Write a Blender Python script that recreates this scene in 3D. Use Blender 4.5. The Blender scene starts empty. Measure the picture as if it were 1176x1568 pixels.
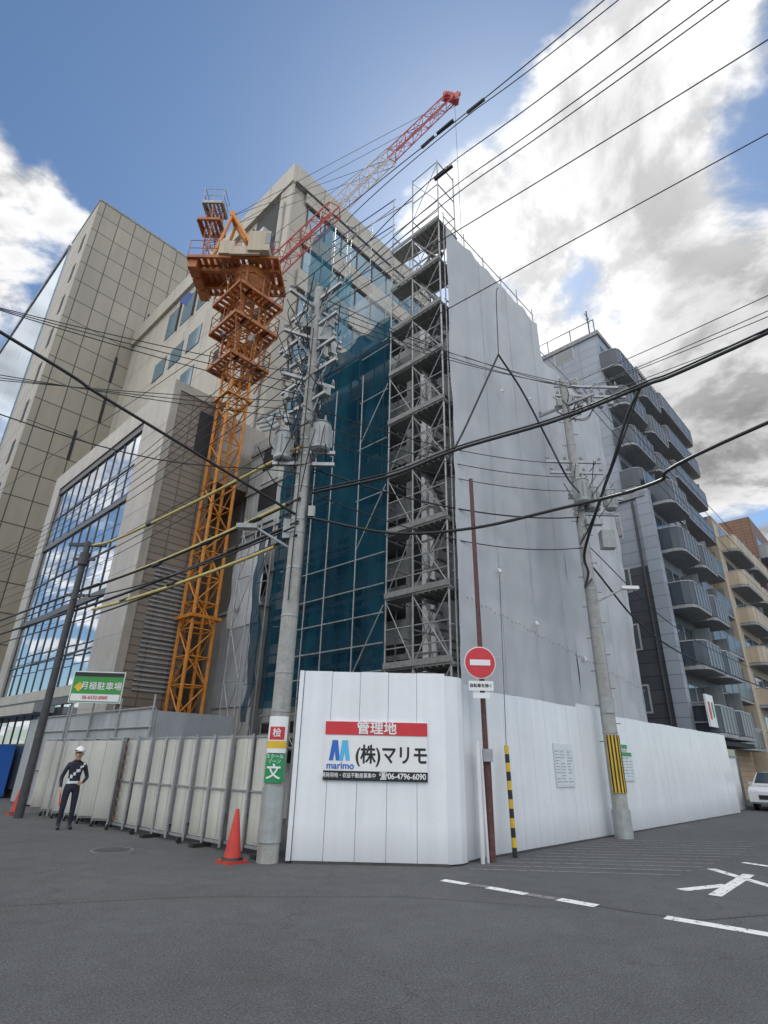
import bpy, math, random
from mathutils import Vector, Matrix, noise
random.seed(7)
col=bpy.context.scene.collection
# ------------------------------------------------------------ materials
def nt(m): return m.node_tree.nodes,m.node_tree.links
def setc(s,c): s.default_value=(c[0],c[1],c[2],1)
def mat(name,c,rough=.7,var=.12,scale=3.,bump=0.,metal=0.,streak=0.,spec=.5,alpha=1.,fine=0.,dirt=0.):
    m=bpy.data.materials.new(name);m.use_nodes=True;N,L=nt(m);b=N['Principled BSDF']
    b.inputs['Roughness'].default_value=rough;b.inputs['Metallic'].default_value=metal
    b.inputs['Specular IOR Level'].default_value=spec
    tc=N.new('ShaderNodeTexCoord')
    n=N.new('ShaderNodeTexNoise');n.inputs['Scale'].default_value=scale;n.inputs['Detail'].default_value=5
    n.inputs['Roughness'].default_value=.65
    L.new(tc.outputs['Object'],n.inputs['Vector'])
    mr=N.new('ShaderNodeMapRange');mr.inputs['From Min'].default_value=.3;mr.inputs['From Max'].default_value=.7
    mr.inputs['To Min'].default_value=1-var;mr.inputs['To Max'].default_value=1+var*.6
    L.new(n.outputs['Fac'],mr.inputs['Value'])
    fac=mr.outputs['Result']
    def mulf(fac,o):
        mm=N.new('ShaderNodeMath');mm.operation='MULTIPLY';L.new(fac,mm.inputs[0]);L.new(o,mm.inputs[1]);return mm.outputs[0]
    if streak:
        mp=N.new('ShaderNodeMapping');mp.inputs['Scale'].default_value=(2.5,2.5,.12);L.new(tc.outputs['Object'],mp.inputs['Vector'])
        n2=N.new('ShaderNodeTexNoise');n2.inputs['Scale'].default_value=2.;n2.inputs['Detail'].default_value=5;L.new(mp.outputs[0],n2.inputs['Vector'])
        r2=N.new('ShaderNodeMapRange');r2.inputs['From Min'].default_value=.35;r2.inputs['From Max'].default_value=.65
        r2.inputs['To Min'].default_value=1-streak;r2.inputs['To Max'].default_value=1
        L.new(n2.outputs['Fac'],r2.inputs['Value']);fac=mulf(fac,r2.outputs['Result'])
    if fine:
        n3=N.new('ShaderNodeTexNoise');n3.inputs['Scale'].default_value=90;n3.inputs['Detail'].default_value=3;L.new(tc.outputs['Object'],n3.inputs['Vector'])
        r3=N.new('ShaderNodeMapRange');r3.inputs['From Min'].default_value=.3;r3.inputs['From Max'].default_value=.7
        r3.inputs['To Min'].default_value=1-fine;r3.inputs['To Max'].default_value=1+fine
        L.new(n3.outputs['Fac'],r3.inputs['Value']);fac=mulf(fac,r3.outputs['Result'])
    if dirt:
        sx=N.new('ShaderNodeSeparateXYZ');L.new(tc.outputs['Object'],sx.inputs[0])
        ad=N.new('ShaderNodeMath');ad.operation='MULTIPLY_ADD';L.new(n.outputs['Fac'],ad.inputs[0]);ad.inputs[1].default_value=-.5;L.new(sx.outputs[2],ad.inputs[2])
        r4=N.new('ShaderNodeMapRange');r4.inputs['From Min'].default_value=-.3;r4.inputs['From Max'].default_value=.35
        r4.inputs['To Min'].default_value=1-dirt;r4.inputs['To Max'].default_value=1;L.new(ad.outputs[0],r4.inputs['Value']);fac=mulf(fac,r4.outputs['Result'])
    vm=N.new('ShaderNodeVectorMath');vm.operation='SCALE';vm.inputs[0].default_value=c;L.new(fac,vm.inputs['Scale'])
    L.new(vm.outputs[0],b.inputs['Base Color'])
    if bump:
        bp=N.new('ShaderNodeBump');bp.inputs['Strength'].default_value=bump;bp.inputs['Distance'].default_value=.05
        L.new(n.outputs['Fac'],bp.inputs['Height']);L.new(bp.outputs[0],b.inputs['Normal'])
    if alpha<1: b.inputs['Alpha'].default_value=alpha
    return m
def tile(name,c,c2,w,h,mortar,mc,rough=.5,spec=.5,metal=0.,off=0.,bumpw=0.,streak=.12,smooth=0):
    m=bpy.data.materials.new(name);m.use_nodes=True;N,L=nt(m);b=N['Principled BSDF']
    b.inputs['Roughness'].default_value=rough;b.inputs['Specular IOR Level'].default_value=spec;b.inputs['Metallic'].default_value=metal
    tc=N.new('ShaderNodeTexCoord');sx=N.new('ShaderNodeSeparateXYZ');L.new(tc.outputs['Object'],sx.inputs[0])
    ad=N.new('ShaderNodeMath');ad.operation='ADD';L.new(sx.outputs[0],ad.inputs[0]);L.new(sx.outputs[1],ad.inputs[1])
    cb=N.new('ShaderNodeCombineXYZ');L.new(ad.outputs[0],cb.inputs[0]);L.new(sx.outputs[2],cb.inputs[1])
    br=N.new('ShaderNodeTexBrick');br.offset=off;br.offset_frequency=2;br.inputs['Scale'].default_value=1
    br.inputs['Brick Width'].default_value=w;br.inputs['Row Height'].default_value=h;br.inputs['Mortar Size'].default_value=mortar
    br.inputs['Mortar Smooth'].default_value=smooth
    setc(br.inputs['Color1'],c);setc(br.inputs['Color2'],c2);setc(br.inputs['Mortar'],mc);L.new(cb.outputs[0],br.inputs['Vector'])
    mp=N.new('ShaderNodeMapping');mp.inputs['Scale'].default_value=(1,1,.15);L.new(tc.outputs['Object'],mp.inputs['Vector'])
    n2=N.new('ShaderNodeTexNoise');n2.inputs['Scale'].default_value=1.2;n2.inputs['Detail'].default_value=6;L.new(mp.outputs[0],n2.inputs['Vector'])
    r2=N.new('ShaderNodeMapRange');r2.inputs['From Min'].default_value=.3;r2.inputs['From Max'].default_value=.7
    r2.inputs['To Min'].default_value=1-streak;r2.inputs['To Max'].default_value=1+streak*.4;L.new(n2.outputs['Fac'],r2.inputs['Value'])
    vm=N.new('ShaderNodeVectorMath');vm.operation='SCALE';L.new(br.outputs['Color'],vm.inputs[0]);L.new(r2.outputs['Result'],vm.inputs['Scale'])
    L.new(vm.outputs[0],b.inputs['Base Color'])
    if bumpw:
        n=N.new('ShaderNodeTexNoise');n.inputs['Scale'].default_value=.7;n.inputs['Detail'].default_value=2;L.new(tc.outputs['Object'],n.inputs['Vector'])
        bp=N.new('ShaderNodeBump');bp.inputs['Strength'].default_value=bumpw;bp.inputs['Distance'].default_value=.1
        L.new(n.outputs['Fac'],bp.inputs['Height']);L.new(bp.outputs[0],b.inputs['Normal'])
    return m
def netmat(name,c,op,c2,transl=.3,scale=.8,bump=0.):
    m=bpy.data.materials.new(name);m.use_nodes=True;N,L=nt(m);N.remove(N['Principled BSDF']);out=N['Material Output']
    tc=N.new('ShaderNodeTexCoord');n=N.new('ShaderNodeTexNoise');n.inputs['Scale'].default_value=scale;n.inputs['Detail'].default_value=5
    mp=N.new('ShaderNodeMapping');mp.inputs['Scale'].default_value=(1,1,.3);L.new(tc.outputs['Object'],mp.inputs['Vector']);L.new(mp.outputs[0],n.inputs['Vector'])
    mx=N.new('ShaderNodeMix');mx.data_type='RGBA';mx.inputs[6].default_value=(*c,1);mx.inputs[7].default_value=(*c2,1)
    r=N.new('ShaderNodeMapRange');r.inputs['From Min'].default_value=.35;r.inputs['From Max'].default_value=.65;L.new(n.outputs['Fac'],r.inputs['Value']);L.new(r.outputs['Result'],mx.inputs[0])
    d=N.new('ShaderNodeBsdfDiffuse');t=N.new('ShaderNodeBsdfTranslucent');L.new(mx.outputs[2],d.inputs[0]);L.new(mx.outputs[2],t.inputs[0])
    if bump:
        n4=N.new('ShaderNodeTexNoise');n4.inputs['Scale'].default_value=1.6;n4.inputs['Detail'].default_value=2;n4.inputs['Distortion'].default_value=.6
        mp2=N.new('ShaderNodeMapping');mp2.inputs['Scale'].default_value=(1.4,1.4,.35);mp2.inputs['Rotation'].default_value=(.1,.35,.1);L.new(tc.outputs['Object'],mp2.inputs['Vector']);L.new(mp2.outputs[0],n4.inputs['Vector'])
        bp=N.new('ShaderNodeBump');bp.inputs['Strength'].default_value=bump;bp.inputs['Distance'].default_value=.1;L.new(n4.outputs['Fac'],bp.inputs['Height']);L.new(bp.outputs[0],d.inputs['Normal'])
    a=N.new('ShaderNodeMixShader');a.inputs[0].default_value=transl;L.new(d.outputs[0],a.inputs[1]);L.new(t.outputs[0],a.inputs[2])
    if op>=1: L.new(a.outputs[0],out.inputs['Surface']);return m
    tr=N.new('ShaderNodeBsdfTransparent');k=N.new('ShaderNodeMixShader');k.inputs[0].default_value=op
    ro_=N.new('ShaderNodeMapRange');ro_.inputs['From Min'].default_value=.3;ro_.inputs['From Max'].default_value=.7;ro_.inputs['To Min'].default_value=op-.1;ro_.inputs['To Max'].default_value=min(op+.1,1)
    L.new(n.outputs['Fac'],ro_.inputs['Value']);L.new(ro_.outputs['Result'],k.inputs[0])
    L.new(tr.outputs[0],k.inputs[1]);L.new(a.outputs[0],k.inputs[2]);L.new(k.outputs[0],out.inputs['Surface'])
    return m
M={}
M['hoard']=mat('white_hoarding_steel',(.80,.815,.84),.27,.06,1.1,.16,streak=.06,dirt=.3)
M['seam']=mat('hoarding_seam',(.4,.41,.43),.6)
M['fence']=mat('fence_panel_paint',(.56,.555,.50),.45,.1,2,.05,streak=.18,dirt=.4)
M['fgrey']=mat('fence_grey_paint',(.36,.38,.40),.5,.1,2,streak=.15)
M['steel']=mat('galvanised_steel',(.36,.37,.38),.4,.2,8,metal=.4)
M['scaf']=mat('scaffold_pipe_steel',(.34,.34,.34),.45,.3,6,metal=.3)
M['scafd']=mat('scaffold_dark_steel',(.06,.06,.065),.6,.3,5)
M['deck']=mat('scaffold_deck_steel',(.19,.19,.18),.55,.35,9)
M['conc']=mat('pole_concrete',(.40,.395,.375),.8,.2,6,.15,streak=.28,fine=.22)
M['wall']=mat('cement_wall',(.42,.41,.39),.8,.2,.8,.1,streak=.3)
M['wallw']=mat('white_inner_wall',(.55,.55,.53),.8,.2,.8,streak=.3)
M['dark']=mat('dark_recess',(.02,.02,.022),.7)
M['black']=mat('black_rubber',(.012,.012,.013),.5)
M['orange']=mat('crane_orange_paint',(.60,.22,.025),.5,.3,6)
M['orangeb']=mat('crane_brown_orange',(.38,.12,.028),.55,.4,4)
M['red']=mat('crane_red_paint',(.48,.06,.05),.5,.2,5)
M['jwhite']=mat('crane_white_paint',(.6,.5,.46),.5,.1,5)
M['blue']=mat('blue_tarp',(.03,.08,.3),.5)
M['yel']=mat('yellow_cable_cover',(.55,.45,.16),.55,.25,5)
M['yel2']=mat('yellow_paint',(.72,.47,.03),.5,.2)
M['tile']=tile('beige_stone_cladding',(.335,.30,.24),(.295,.265,.215),1.4,2.0,.04,(.055,.05,.045),.42,.45)
M['beige']=tile('beige_panel_wall',(.50,.46,.39),(.465,.43,.365),3.2,3.4,.025,(.2,.18,.16),.6,.4)
M['stoneE']=mat('granite_frame',(.40,.36,.31),.35,.16,1.2,streak=.15)
M['tileE']=tile('brown_wall_tile',(.25,.205,.165),(.21,.175,.14),.9,.28,.022,(.11,.09,.075),.5,.4)
M['glassE']=tile('curtain_glass',(.66,.71,.76),(.54,.59,.65),2.04,1.55,.0,(.02,.02,.02),.03,1.0,.9,0,.05,0)
M['glass']=tile('window_glass',(.05,.07,.085),(.12,.14,.16),1.1,1.5,.0,(.02,.02,.02),.05,1.0,0,0,.03,0)
M['glassblue']=tile('blue_curtain_glass',(.3,.5,.72),(.38,.56,.75),1.5,1.8,.05,(.3,.33,.36),.06,1.0,.7,0,.05,0)
M['glassD']=tile('tinted_window',(.11,.22,.29),(.17,.28,.35),1.6,2.4,.0,(.02,.02,.02),.08,1.0,.35,0,.05,0)
M['frame']=mat('aluminium_frame',(.07,.07,.075),.4,metal=.4)
M['framel']=mat('light_frame',(.45,.45,.45),.4)
M['bluegrey']=tile('blue_grey_tile',(.34,.375,.43),(.31,.345,.40),1.2,.6,.02,(.2,.22,.26),.5)
M['navy']=tile('navy_grey_tile',(.065,.07,.085),(.08,.085,.1),1.2,.6,.02,(.035,.035,.045),.5)
M['balc']=mat('balcony_tinted_glass',(.06,.075,.095),.28,.25,.6,spec=.45)
M['slab']=mat('balcony_slab',(.32,.335,.35),.7,.1,2,streak=.25)
M['tan']=tile('tan_brick_tile',(.46,.31,.18),(.40,.265,.15),.9,.3,.03,(.27,.22,.17),.6)
M['cream']=mat('cream_wall',(.54,.45,.34),.7,.1,1,streak=.2)
M['brown']=tile('brown_brick',(.2,.11,.075),(.24,.13,.08),.6,.3,.03,(.12,.08,.06),.6)
M['white']=mat('white_paint',(.72,.72,.72),.5,.08,dirt=.25)
M['teal']=netmat('teal_safety_net',(.007,.045,.078),.83,(.017,.082,.125),.35,1.2,.5)
M['teal2']=netmat('light_teal_net',(.05,.19,.26),.5,(.09,.26,.34),.4)
M['tealthin']=netmat('thin_teal_net',(.015,.10,.16),.6,(.03,.16,.23),.4)
M['clear']=netmat('translucent_mesh',(.45,.48,.48),.4,(.55,.58,.58),.4)
M['wsheet']=netmat('white_protective_sheet',(.50,.515,.54),1.,(.575,.59,.615),.14,.35,.35)
M['sheetseam']=mat('sheet_seam_tape',(.42,.43,.45),.8)
M['signred']=mat('sign_red',(.58,.03,.04),.4,.1)
M['signgreen']=mat('sign_green',(.02,.28,.1),.4,.1)
M['signblue']=mat('sign_blue',(.03,.14,.5),.4,.05)
M['signltblue']=mat('sign_light_blue',(.1,.45,.75),.4,.05)
M['signblack']=mat('sign_black',(.015,.015,.015),.4,.05)
M['signwhite']=mat('sign_white',(.78,.78,.78),.35,.05)
M['paper']=mat('notice_paper',(.70,.74,.75),.5,.05)
M['papertxt']=mat('notice_print',(.35,.38,.4),.6,.3,30)
M['rust']=mat('rusty_pole_paint',(.12,.048,.038),.6,.5,12)
M['conered']=mat('cone_red_plastic',(.55,.045,.03),.45,.2)
M['trans']=mat('transformer_grey',(.38,.40,.40),.4,.18,5,streak=.2)
M['wirem']=mat('cable_black',(.015,.016,.018),.5)
M['wireg']=mat('wire_grey',(.08,.085,.09),.5)
M['skin']=mat('skin',(.5,.32,.23),.6,.05)
M['navyc']=mat('guard_navy_uniform',(.018,.022,.04),.8,.2,8)
M['refl']=mat('reflective_white_belt',(.7,.72,.72),.4)
M['carw']=mat('car_white_paint',(.72,.73,.75),.2,.02,spec=.8)
M['leaf']=mat('green_sign_panel',(.05,.3,.06),.5,.05)
M['joint']=mat('asphalt_joint_sealant',(.04,.04,.042),.8)
def asphalt():
    m=bpy.data.materials.new('asphalt');m.use_nodes=True;N,L=nt(m);b=N['Principled BSDF'];b.inputs['Roughness'].default_value=.85
    b.inputs['Specular IOR Level'].default_value=.3
    tc=N.new('ShaderNodeTexCoord')
    def nz(s,d=6,r=.6):
        n=N.new('ShaderNodeTexNoise');n.inputs['Scale'].default_value=s;n.inputs['Detail'].default_value=d;n.inputs['Roughness'].default_value=r
        L.new(tc.outputs['Object'],n.inputs['Vector']);return n
    def mrr(s,a,bb,c,d):
        r=N.new('ShaderNodeMapRange');r.inputs['From Min'].default_value=a;r.inputs['From Max'].default_value=bb;r.inputs['To Min'].default_value=c;r.inputs['To Max'].default_value=d
        L.new(s,r.inputs['Value']);return r.outputs['Result']
    def mul(a,bb):
        q=N.new('ShaderNodeMath');q.operation='MULTIPLY';L.new(a,q.inputs[0]);L.new(bb,q.inputs[1]);return q.outputs[0]
    big=nz(.35,4);mid=nz(3,8,.7);fi=nz(45,3,.75);sp=nz(95,2,.6)
    f=mul(mul(mrr(big.outputs['Fac'],.3,.7,.84,1.12),mrr(mid.outputs['Fac'],.3,.7,.86,1.12)),mrr(fi.outputs['Fac'],.3,.7,.5,1.5))
    f=mul(f,mrr(sp.outputs['Fac'],.57,.66,1,2.2))
    v=N.new('ShaderNodeTexVoronoi');v.feature='DISTANCE_TO_EDGE';v.inputs['Scale'].default_value=.22
    wn=nz(1.5,5,.7);ad=N.new('ShaderNodeVectorMath');ad.operation='MULTIPLY_ADD';L.new(wn.outputs['Color'],ad.inputs[0]);ad.inputs[1].default_value=(.9,.9,0);L.new(tc.outputs['Object'],ad.inputs[2])
    L.new(ad.outputs[0],v.inputs['Vector'])
    f=mul(f,mrr(v.outputs['Distance'],0,.003,.65,1))
    vm=N.new('ShaderNodeVectorMath');vm.operation='SCALE';vm.inputs[0].default_value=(.094,.096,.100);L.new(f,vm.inputs['Scale']);L.new(vm.outputs[0],b.inputs['Base Color'])
    bp=N.new('ShaderNodeBump');bp.inputs['Strength'].default_value=.7;bp.inputs['Distance'].default_value=.012;L.new(fi.outputs['Fac'],bp.inputs['Height']);L.new(bp.outputs[0],b.inputs['Normal'])
    return m
M['asphalt']=asphalt()
def worn(name,thr,c=(.7,.7,.7)):
    m=bpy.data.materials.new(name);m.use_nodes=True;N,L=nt(m);b=N['Principled BSDF'];setc(b.inputs['Base Color'],c);b.inputs['Roughness'].default_value=.7
    tc=N.new('ShaderNodeTexCoord');n=N.new('ShaderNodeTexNoise');n.inputs['Scale'].default_value=9;n.inputs['Detail'].default_value=8;n.inputs['Roughness'].default_value=.75
    L.new(tc.outputs['Object'],n.inputs['Vector']);r=N.new('ShaderNodeMapRange');r.inputs['From Min'].default_value=thr;r.inputs['From Max'].default_value=thr+.1;L.new(n.outputs['Fac'],r.inputs['Value'])
    L.new(r.outputs['Result'],b.inputs['Alpha']);return m
M['paint']=worn('road_paint',.36,(.76,.76,.76));M['paintw']=worn('worn_road_paint',.38,(.21,.21,.215))
# ------------------------------------------------------------ builders
class Part:
    def __init__(s,m): s.v=[];s.f=[];s.m=m;s.smooth=False
    def add(s,vs,fs):
        o=len(s.v);s.v+=[tuple(v) for v in vs];s.f+=[tuple(i+o for i in f) for f in fs]
    def box(s,x0,x1,y0,y1,z0,z1):
        s.add([(x0,y0,z0),(x1,y0,z0),(x1,y1,z0),(x0,y1,z0),(x0,y0,z1),(x1,y0,z1),(x1,y1,z1),(x0,y1,z1)],
              [(0,3,2,1),(4,5,6,7),(0,1,5,4),(1,2,6,5),(2,3,7,6),(3,0,4,7)]);return s
    def ob(s,c,ux,uy,uz,hx,hy,hz):
        c=Vector(c);ux=Vector(ux).normalized()*hx;uy=Vector(uy).normalized()*hy;uz=Vector(uz).normalized()*hz
        s.add([c+a*ux+b*uy+d*uz for d in(-1,1) for a,b in((-1,-1),(1,-1),(1,1),(-1,1))],
              [(0,3,2,1),(4,5,6,7),(0,1,5,4),(1,2,6,5),(2,3,7,6),(3,0,4,7)]);return s
    def tube(s,p,q,r,n=6,r2=None,cap=True):
        p=Vector(p);q=Vector(q);d=(q-p)
        if d.length<1e-6:return s
        d.normalize();a=d.orthogonal().normalized();b=d.cross(a);r2=r if r2 is None else r2
        vs=[p+(a*math.cos(2*math.pi*i/n)+b*math.sin(2*math.pi*i/n))*r for i in range(n)]+[q+(a*math.cos(2*math.pi*i/n)+b*math.sin(2*math.pi*i/n))*r2 for i in range(n)]
        fs=[(i,(i+1)%n,n+(i+1)%n,n+i) for i in range(n)]
        if cap: fs+=[tuple(range(n))[::-1],tuple(range(n,2*n))]
        s.add(vs,fs);return s
    def path(s,pts,r,n=6):
        pts=[Vector(p) for p in pts];k=len(pts);vs=[];a=None
        for i,p in enumerate(pts):
            d=(pts[min(i+1,k-1)]-pts[max(i-1,0)]).normalized()
            if a is None:a=d.orthogonal().normalized()
            else:
                a=(a-d*a.dot(d)).normalized()
            b=d.cross(a)
            vs+=[p+(a*math.cos(2*math.pi*j/n)+b*math.sin(2*math.pi*j/n))*r for j in range(n)]
        s.add(vs,[(i*n+j,i*n+(j+1)%n,(i+1)*n+(j+1)%n,(i+1)*n+j) for i in range(k-1) for j in range(n)]);return s
    def prism(s,pl,z0,z1):
        n=len(pl);s.add([(x,y,z0) for x,y in pl]+[(x,y,z1) for x,y in pl],
            [tuple(range(n))[::-1],tuple(range(n,2*n))]+[(i,(i+1)%n,n+(i+1)%n,n+i) for i in range(n)]);return s
    def poly(s,pts): s.add(pts,[tuple(range(len(pts)))]);return s
    def fb(s,ax,c,u0,u1,d0,d1,z0,z1):
        if ax=='x': return s.box(c-d1,c-d0,u0,u1,z0,z1)
        return s.box(u0,u1,c-d1,c-d0,z0,z1)
class Obj:
    def __init__(s,name): s.n=name;s.parts={};s.extra=[]
    def p(s,part,m=None):
        if part not in s.parts: s.parts[part]=Part(m)
        return s.parts[part]
    def done(s,smooth=()):
        ch=[]
        single=len(s.parts)==1 and not s.extra
        for k,p in s.parts.items():
            me=bpy.data.meshes.new(k);me.from_pydata(p.v,[],p.f);me.materials.append(M[p.m] if isinstance(p.m,str) else p.m)
            if k in smooth or p.smooth:
                for f in me.polygons:f.use_smooth=True
            o=bpy.data.objects.new(s.n if single else k,me);col.objects.link(o);ch.append(o)
        if single: return ch[0]
        e=bpy.data.objects.new(s.n,None);col.objects.link(e)
        for o in ch+s.extra:o.parent=e
        return e
def spline(pts,k=8):
    pts=[Vector(p) for p in pts];P=[pts[0]*2-pts[1]]+pts+[pts[-1]*2-pts[-2]];o=[]
    for i in range(1,len(P)-2):
        for j in range(k):
            t=j/k;a,b,c,d=P[i-1],P[i],P[i+1],P[i+2]
            o.append(.5*((2*b)+(c-a)*t+(2*a-5*b+4*c-d)*t*t+(3*b-a-3*c+d)*t*t*t))
    o.append(pts[-1]);return o
def text(body,size,loc,ux,uz,m,obj,name='lettering',sx=1.,align='CENTER',bold=0.):
    cu=bpy.data.curves.new(name,'FONT');cu.body=body;cu.size=size;cu.align_x=align;cu.align_y='CENTER'
    to=bpy.data.objects.new('tmp',cu);col.objects.link(to);bpy.context.view_layer.update()
    me0=bpy.data.meshes.new_from_object(to.evaluated_get(bpy.context.evaluated_depsgraph_get()));bpy.data.objects.remove(to)
    ux=Vector(ux).normalized();uz=Vector(uz).normalized();n=ux.cross(uz)
    offs=[(0,0)] if not bold else [(-bold,0),(bold,0),(0,bold),(0,-bold),(0,0)]
    for i,(a,b) in enumerate(offs):
        me=me0.copy();me.materials.clear();me.materials.append(M[m])
        l=Vector(loc)+ux*a+uz*b+n*(.0006*i)
        mt=Matrix(((ux.x*sx,uz.x,n.x,l[0]),(ux.y*sx,uz.y,n.y,l[1]),(ux.z*sx,uz.z,n.z,l[2]),(0,0,0,1)))
        me.transform(mt);o=bpy.data.objects.new(name,me);col.objects.link(o);obj.extra.append(o)
# ------------------------------------------------------------ ground
g=Obj('ground');P=g.p('g','asphalt')
P.poly([(-400,-400,0),(500,-400,0),(500,500,0),(-400,500,0)]);g.done()
rm=Obj('road_markings');P=rm.p('lines','paint');W=rm.p('worn_lines','paintw')
def stroke(P,a,b,w,z=.004):
    a=Vector((a[0],a[1],z));b=Vector((b[0],b[1],z));n=(b-a).cross(Vector((0,0,1))).normalized()*w/2
    P.poly([a-n,b-n,b+n,a+n])
stroke(P,(7.8,6.05),(7.83,5.62),.17);stroke(W,(7.83,5.6),(7.9,5.31),.15);stroke(P,(7.87,5.3),(7.9,4.7),.17);stroke(W,(7.9,4.69),(7.95,4.26),.16);stroke(P,(7.95,4.25),(7.97,3.75),.2)
stroke(P,(8.04,2.95),(8.5,-3),.2)
stroke(P,(9.9,3.35),(10.85,3.0),.17,.004);stroke(P,(9.85,2.9),(12.2,3.0),.17,.0045);stroke(P,(12.3,3.6),(11.0,2.2),.17,.005)
stroke(P,(13.6,3.4),(13.2,1.8),.17,.0055);stroke(P,(12.4,2.7),(12.2,1.4),.17,.006);stroke(P,(11.2,2.5),(11.3,1.2),.17,.0065);stroke(P,(14.8,3.1),(14.3,1.5),.17,.007);stroke(P,(13.0,2.6),(15.5,2.5),.17,.0075)
for i in range(12):
    x=8.9+i*.55
    stroke(W,(x,6.35),(x+2.3+.05*i,3.75),.07,.004+.0002*i)
stroke(W,(15.6,2.6),(40,2.9),.12)
J=rm.p('sealed_joints','joint')
for a,b in zip([(7.98,3.9),(8.0,3.3),(8.25,2.6),(9.4,2.0),(12,1.7)],[(8.0,3.3),(8.25,2.6),(9.4,2.0),(12,1.7),(16,1.5)]): stroke(J,a,b,.02,.003)
for a,b in zip([(-1,9.8),(2,8.7),(4.5,7.4),(6.5,5.7)],[(2,8.7),(4.5,7.4),(6.5,5.7),(7.6,3.9)]): stroke(J,a,b,.010,.003)
rm.done()
mh=Obj('manhole_cover');mh.p('lid','scafd').tube((5.3,11.8,.001),(5.3,11.8,.009),.33,24);mh.p('rim','deck').tube((5.3,11.8,.0),(5.3,11.8,.005),.38,24);mh.done()
# ------------------------------------------------------------ hoarding
hp=[(6.97,8.63),(8.8,6.68),(9.08,6.60),(9.25,6.62),(9.42,6.70)]
t=Vector((1.83,-1.95,0)).normalized();nrm=Vector((-.729,-.684,0))
ho=Obj('construction_hoarding')
P=ho.p('panels','hoard');S=ho.p('seams','seam')
def wallseg(P,a,b,z0,z1,th=.03):
    a=Vector((a[0],a[1],0));b=Vector((b[0],b[1],0));d=(b-a);n=Vector((-d.y,d.x,0)).normalized()
    P.ob((a+b)/2+Vector((0,0,(z0+z1)/2))+n*th/2,d,n,(0,0,1),d.length/2,th/2,(z1-z0)/2)
nP=5
for i in range(nP):
    a=Vector(hp[0]).lerp(Vector(hp[1]),i/nP+.0015);b=Vector(hp[0]).lerp(Vector(hp[1]),(i+1)/nP-.0015)
    wallseg(P,a,b,.04,3.16-.006*(i%2))
wallseg(S,(6.985,8.65),(8.8,6.72),.1,3.1,.01)
z=3.12
for a,b in zip(hp[1:],hp[2:]): wallseg(P,a,b,.03,z)
wallseg(P,(9.42,6.72),(9.75,6.76),.03,3.05)
P.ob((6.95,8.68,1.6),(0.5,.5,0),(-.5,.5,0),(0,0,1),.06,.04,1.56)
x=9.77;i=0
while x<28:
    w=.6;top=3.0 if x<15.5 else 2.92
    if 14.2<x<16.1: top=3.08
    wallseg(P,(x+.004,6.79+.008*math.sin(i*2.1)),(x+w-.004,6.79+.008*math.sin(i*2.1+2)),.03,top+.008*math.sin(i*5))
    x+=w;i+=1
wallseg(S,(9.8,6.84),(28,6.84),.1,2.85,.01)
ho.p('base_rail','fgrey').box(9.6,28,6.9,6.95,.3,.36)
B=ho.p('back_bracing','scaf')
for xx in range(10,28,2):
    B.tube((xx,6.9,0),(xx,6.9,2.9),.024);
B.tube((9.8,6.9,1.2),(28,6.9,1.2),.024);B.tube((9.8,6.9,2.4),(28,6.9,2.4),.024)
bd=ho.p('base_board','scafd');wallseg(bd,(6.97,8.60),(8.8,6.65),0,.035,.05);wallseg(bd,(9.45,6.74),(28,6.78),0,.03,.05)
ho.done()
lw=Obj('low_white_wall');lw.p('wall','white').box(28.6,31.5,7.3,7.42,0,2.1).box(28.5,28.62,6.9,7.4,0,2.2);lw.p('coping','slab').box(28.4,31.6,7.25,7.47,2.1,2.16);lw.done()
def onH(s,z,off): return Vector((6.97,8.63,0))+t*s+nrm*off+Vector((0,0,z))
sg=Obj('company_sign_board')
s0,s1=.46,2.33;z0,z1=1.28,2.27
def plate(part,m,a,b,c,d,off,th=.006):
    sg.p(part,m).ob(onH((a+b)/2,(c+d)/2,off),t,nrm,(0,0,1),(b-a)/2,th,(d-c)/2)
plate('panel','signwhite',s0,s1,z0,z1,.02,.01)
plate('red_band','signred',s0+.0,s1,z1-.235,z1-.01,.034)
plate('black_band','signblack',s0,s1,z0,z0+.155,.034)
up=(0,0,1)
text('管理地',.225,onH(1.4,z1-.13,.045),t,up,'signwhite',sg,sx=1.1,bold=.005)
text('(株)マリモ',.33,onH(1.68,z0+.41,.033),t,up,'signblack',sg,sx=.86,bold=.008)
text('marimo',.16,onH(.76,z0+.235,.033),t,up,'signblue',sg,sx=1.0,bold=.005)
text('開発用地・収益不動産募集中',.085,onH(.92,z0+.078,.045),t,up,'signwhite',sg,bold=.001,sx=.88)
text('☎06-4796-6090',.13,onH(1.88,z0+.078,.045),t,up,'signwhite',sg,bold=.003,sx=.93)
for k,(m_,a0) in enumerate((('signblue',.55),('signltblue',.73))):
    for sgn,bx in ((1,a0),(-1,a0+.2)):
        pts=[onH(bx,z0+.32,.034),onH(bx+.075*sgn*1.0,z0+.32,.034),onH(bx+.13*sgn,z0+.66,.034),onH(bx+.05*sgn,z0+.66,.034)]
        pts=[p+nrm*(.001*k+.0005*(sgn+1)) for p in pts]
        if sgn<0: pts=pts[::-1]
        sg.p('logo_%d'%k,m_).poly(pts)
sg.done()
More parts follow.
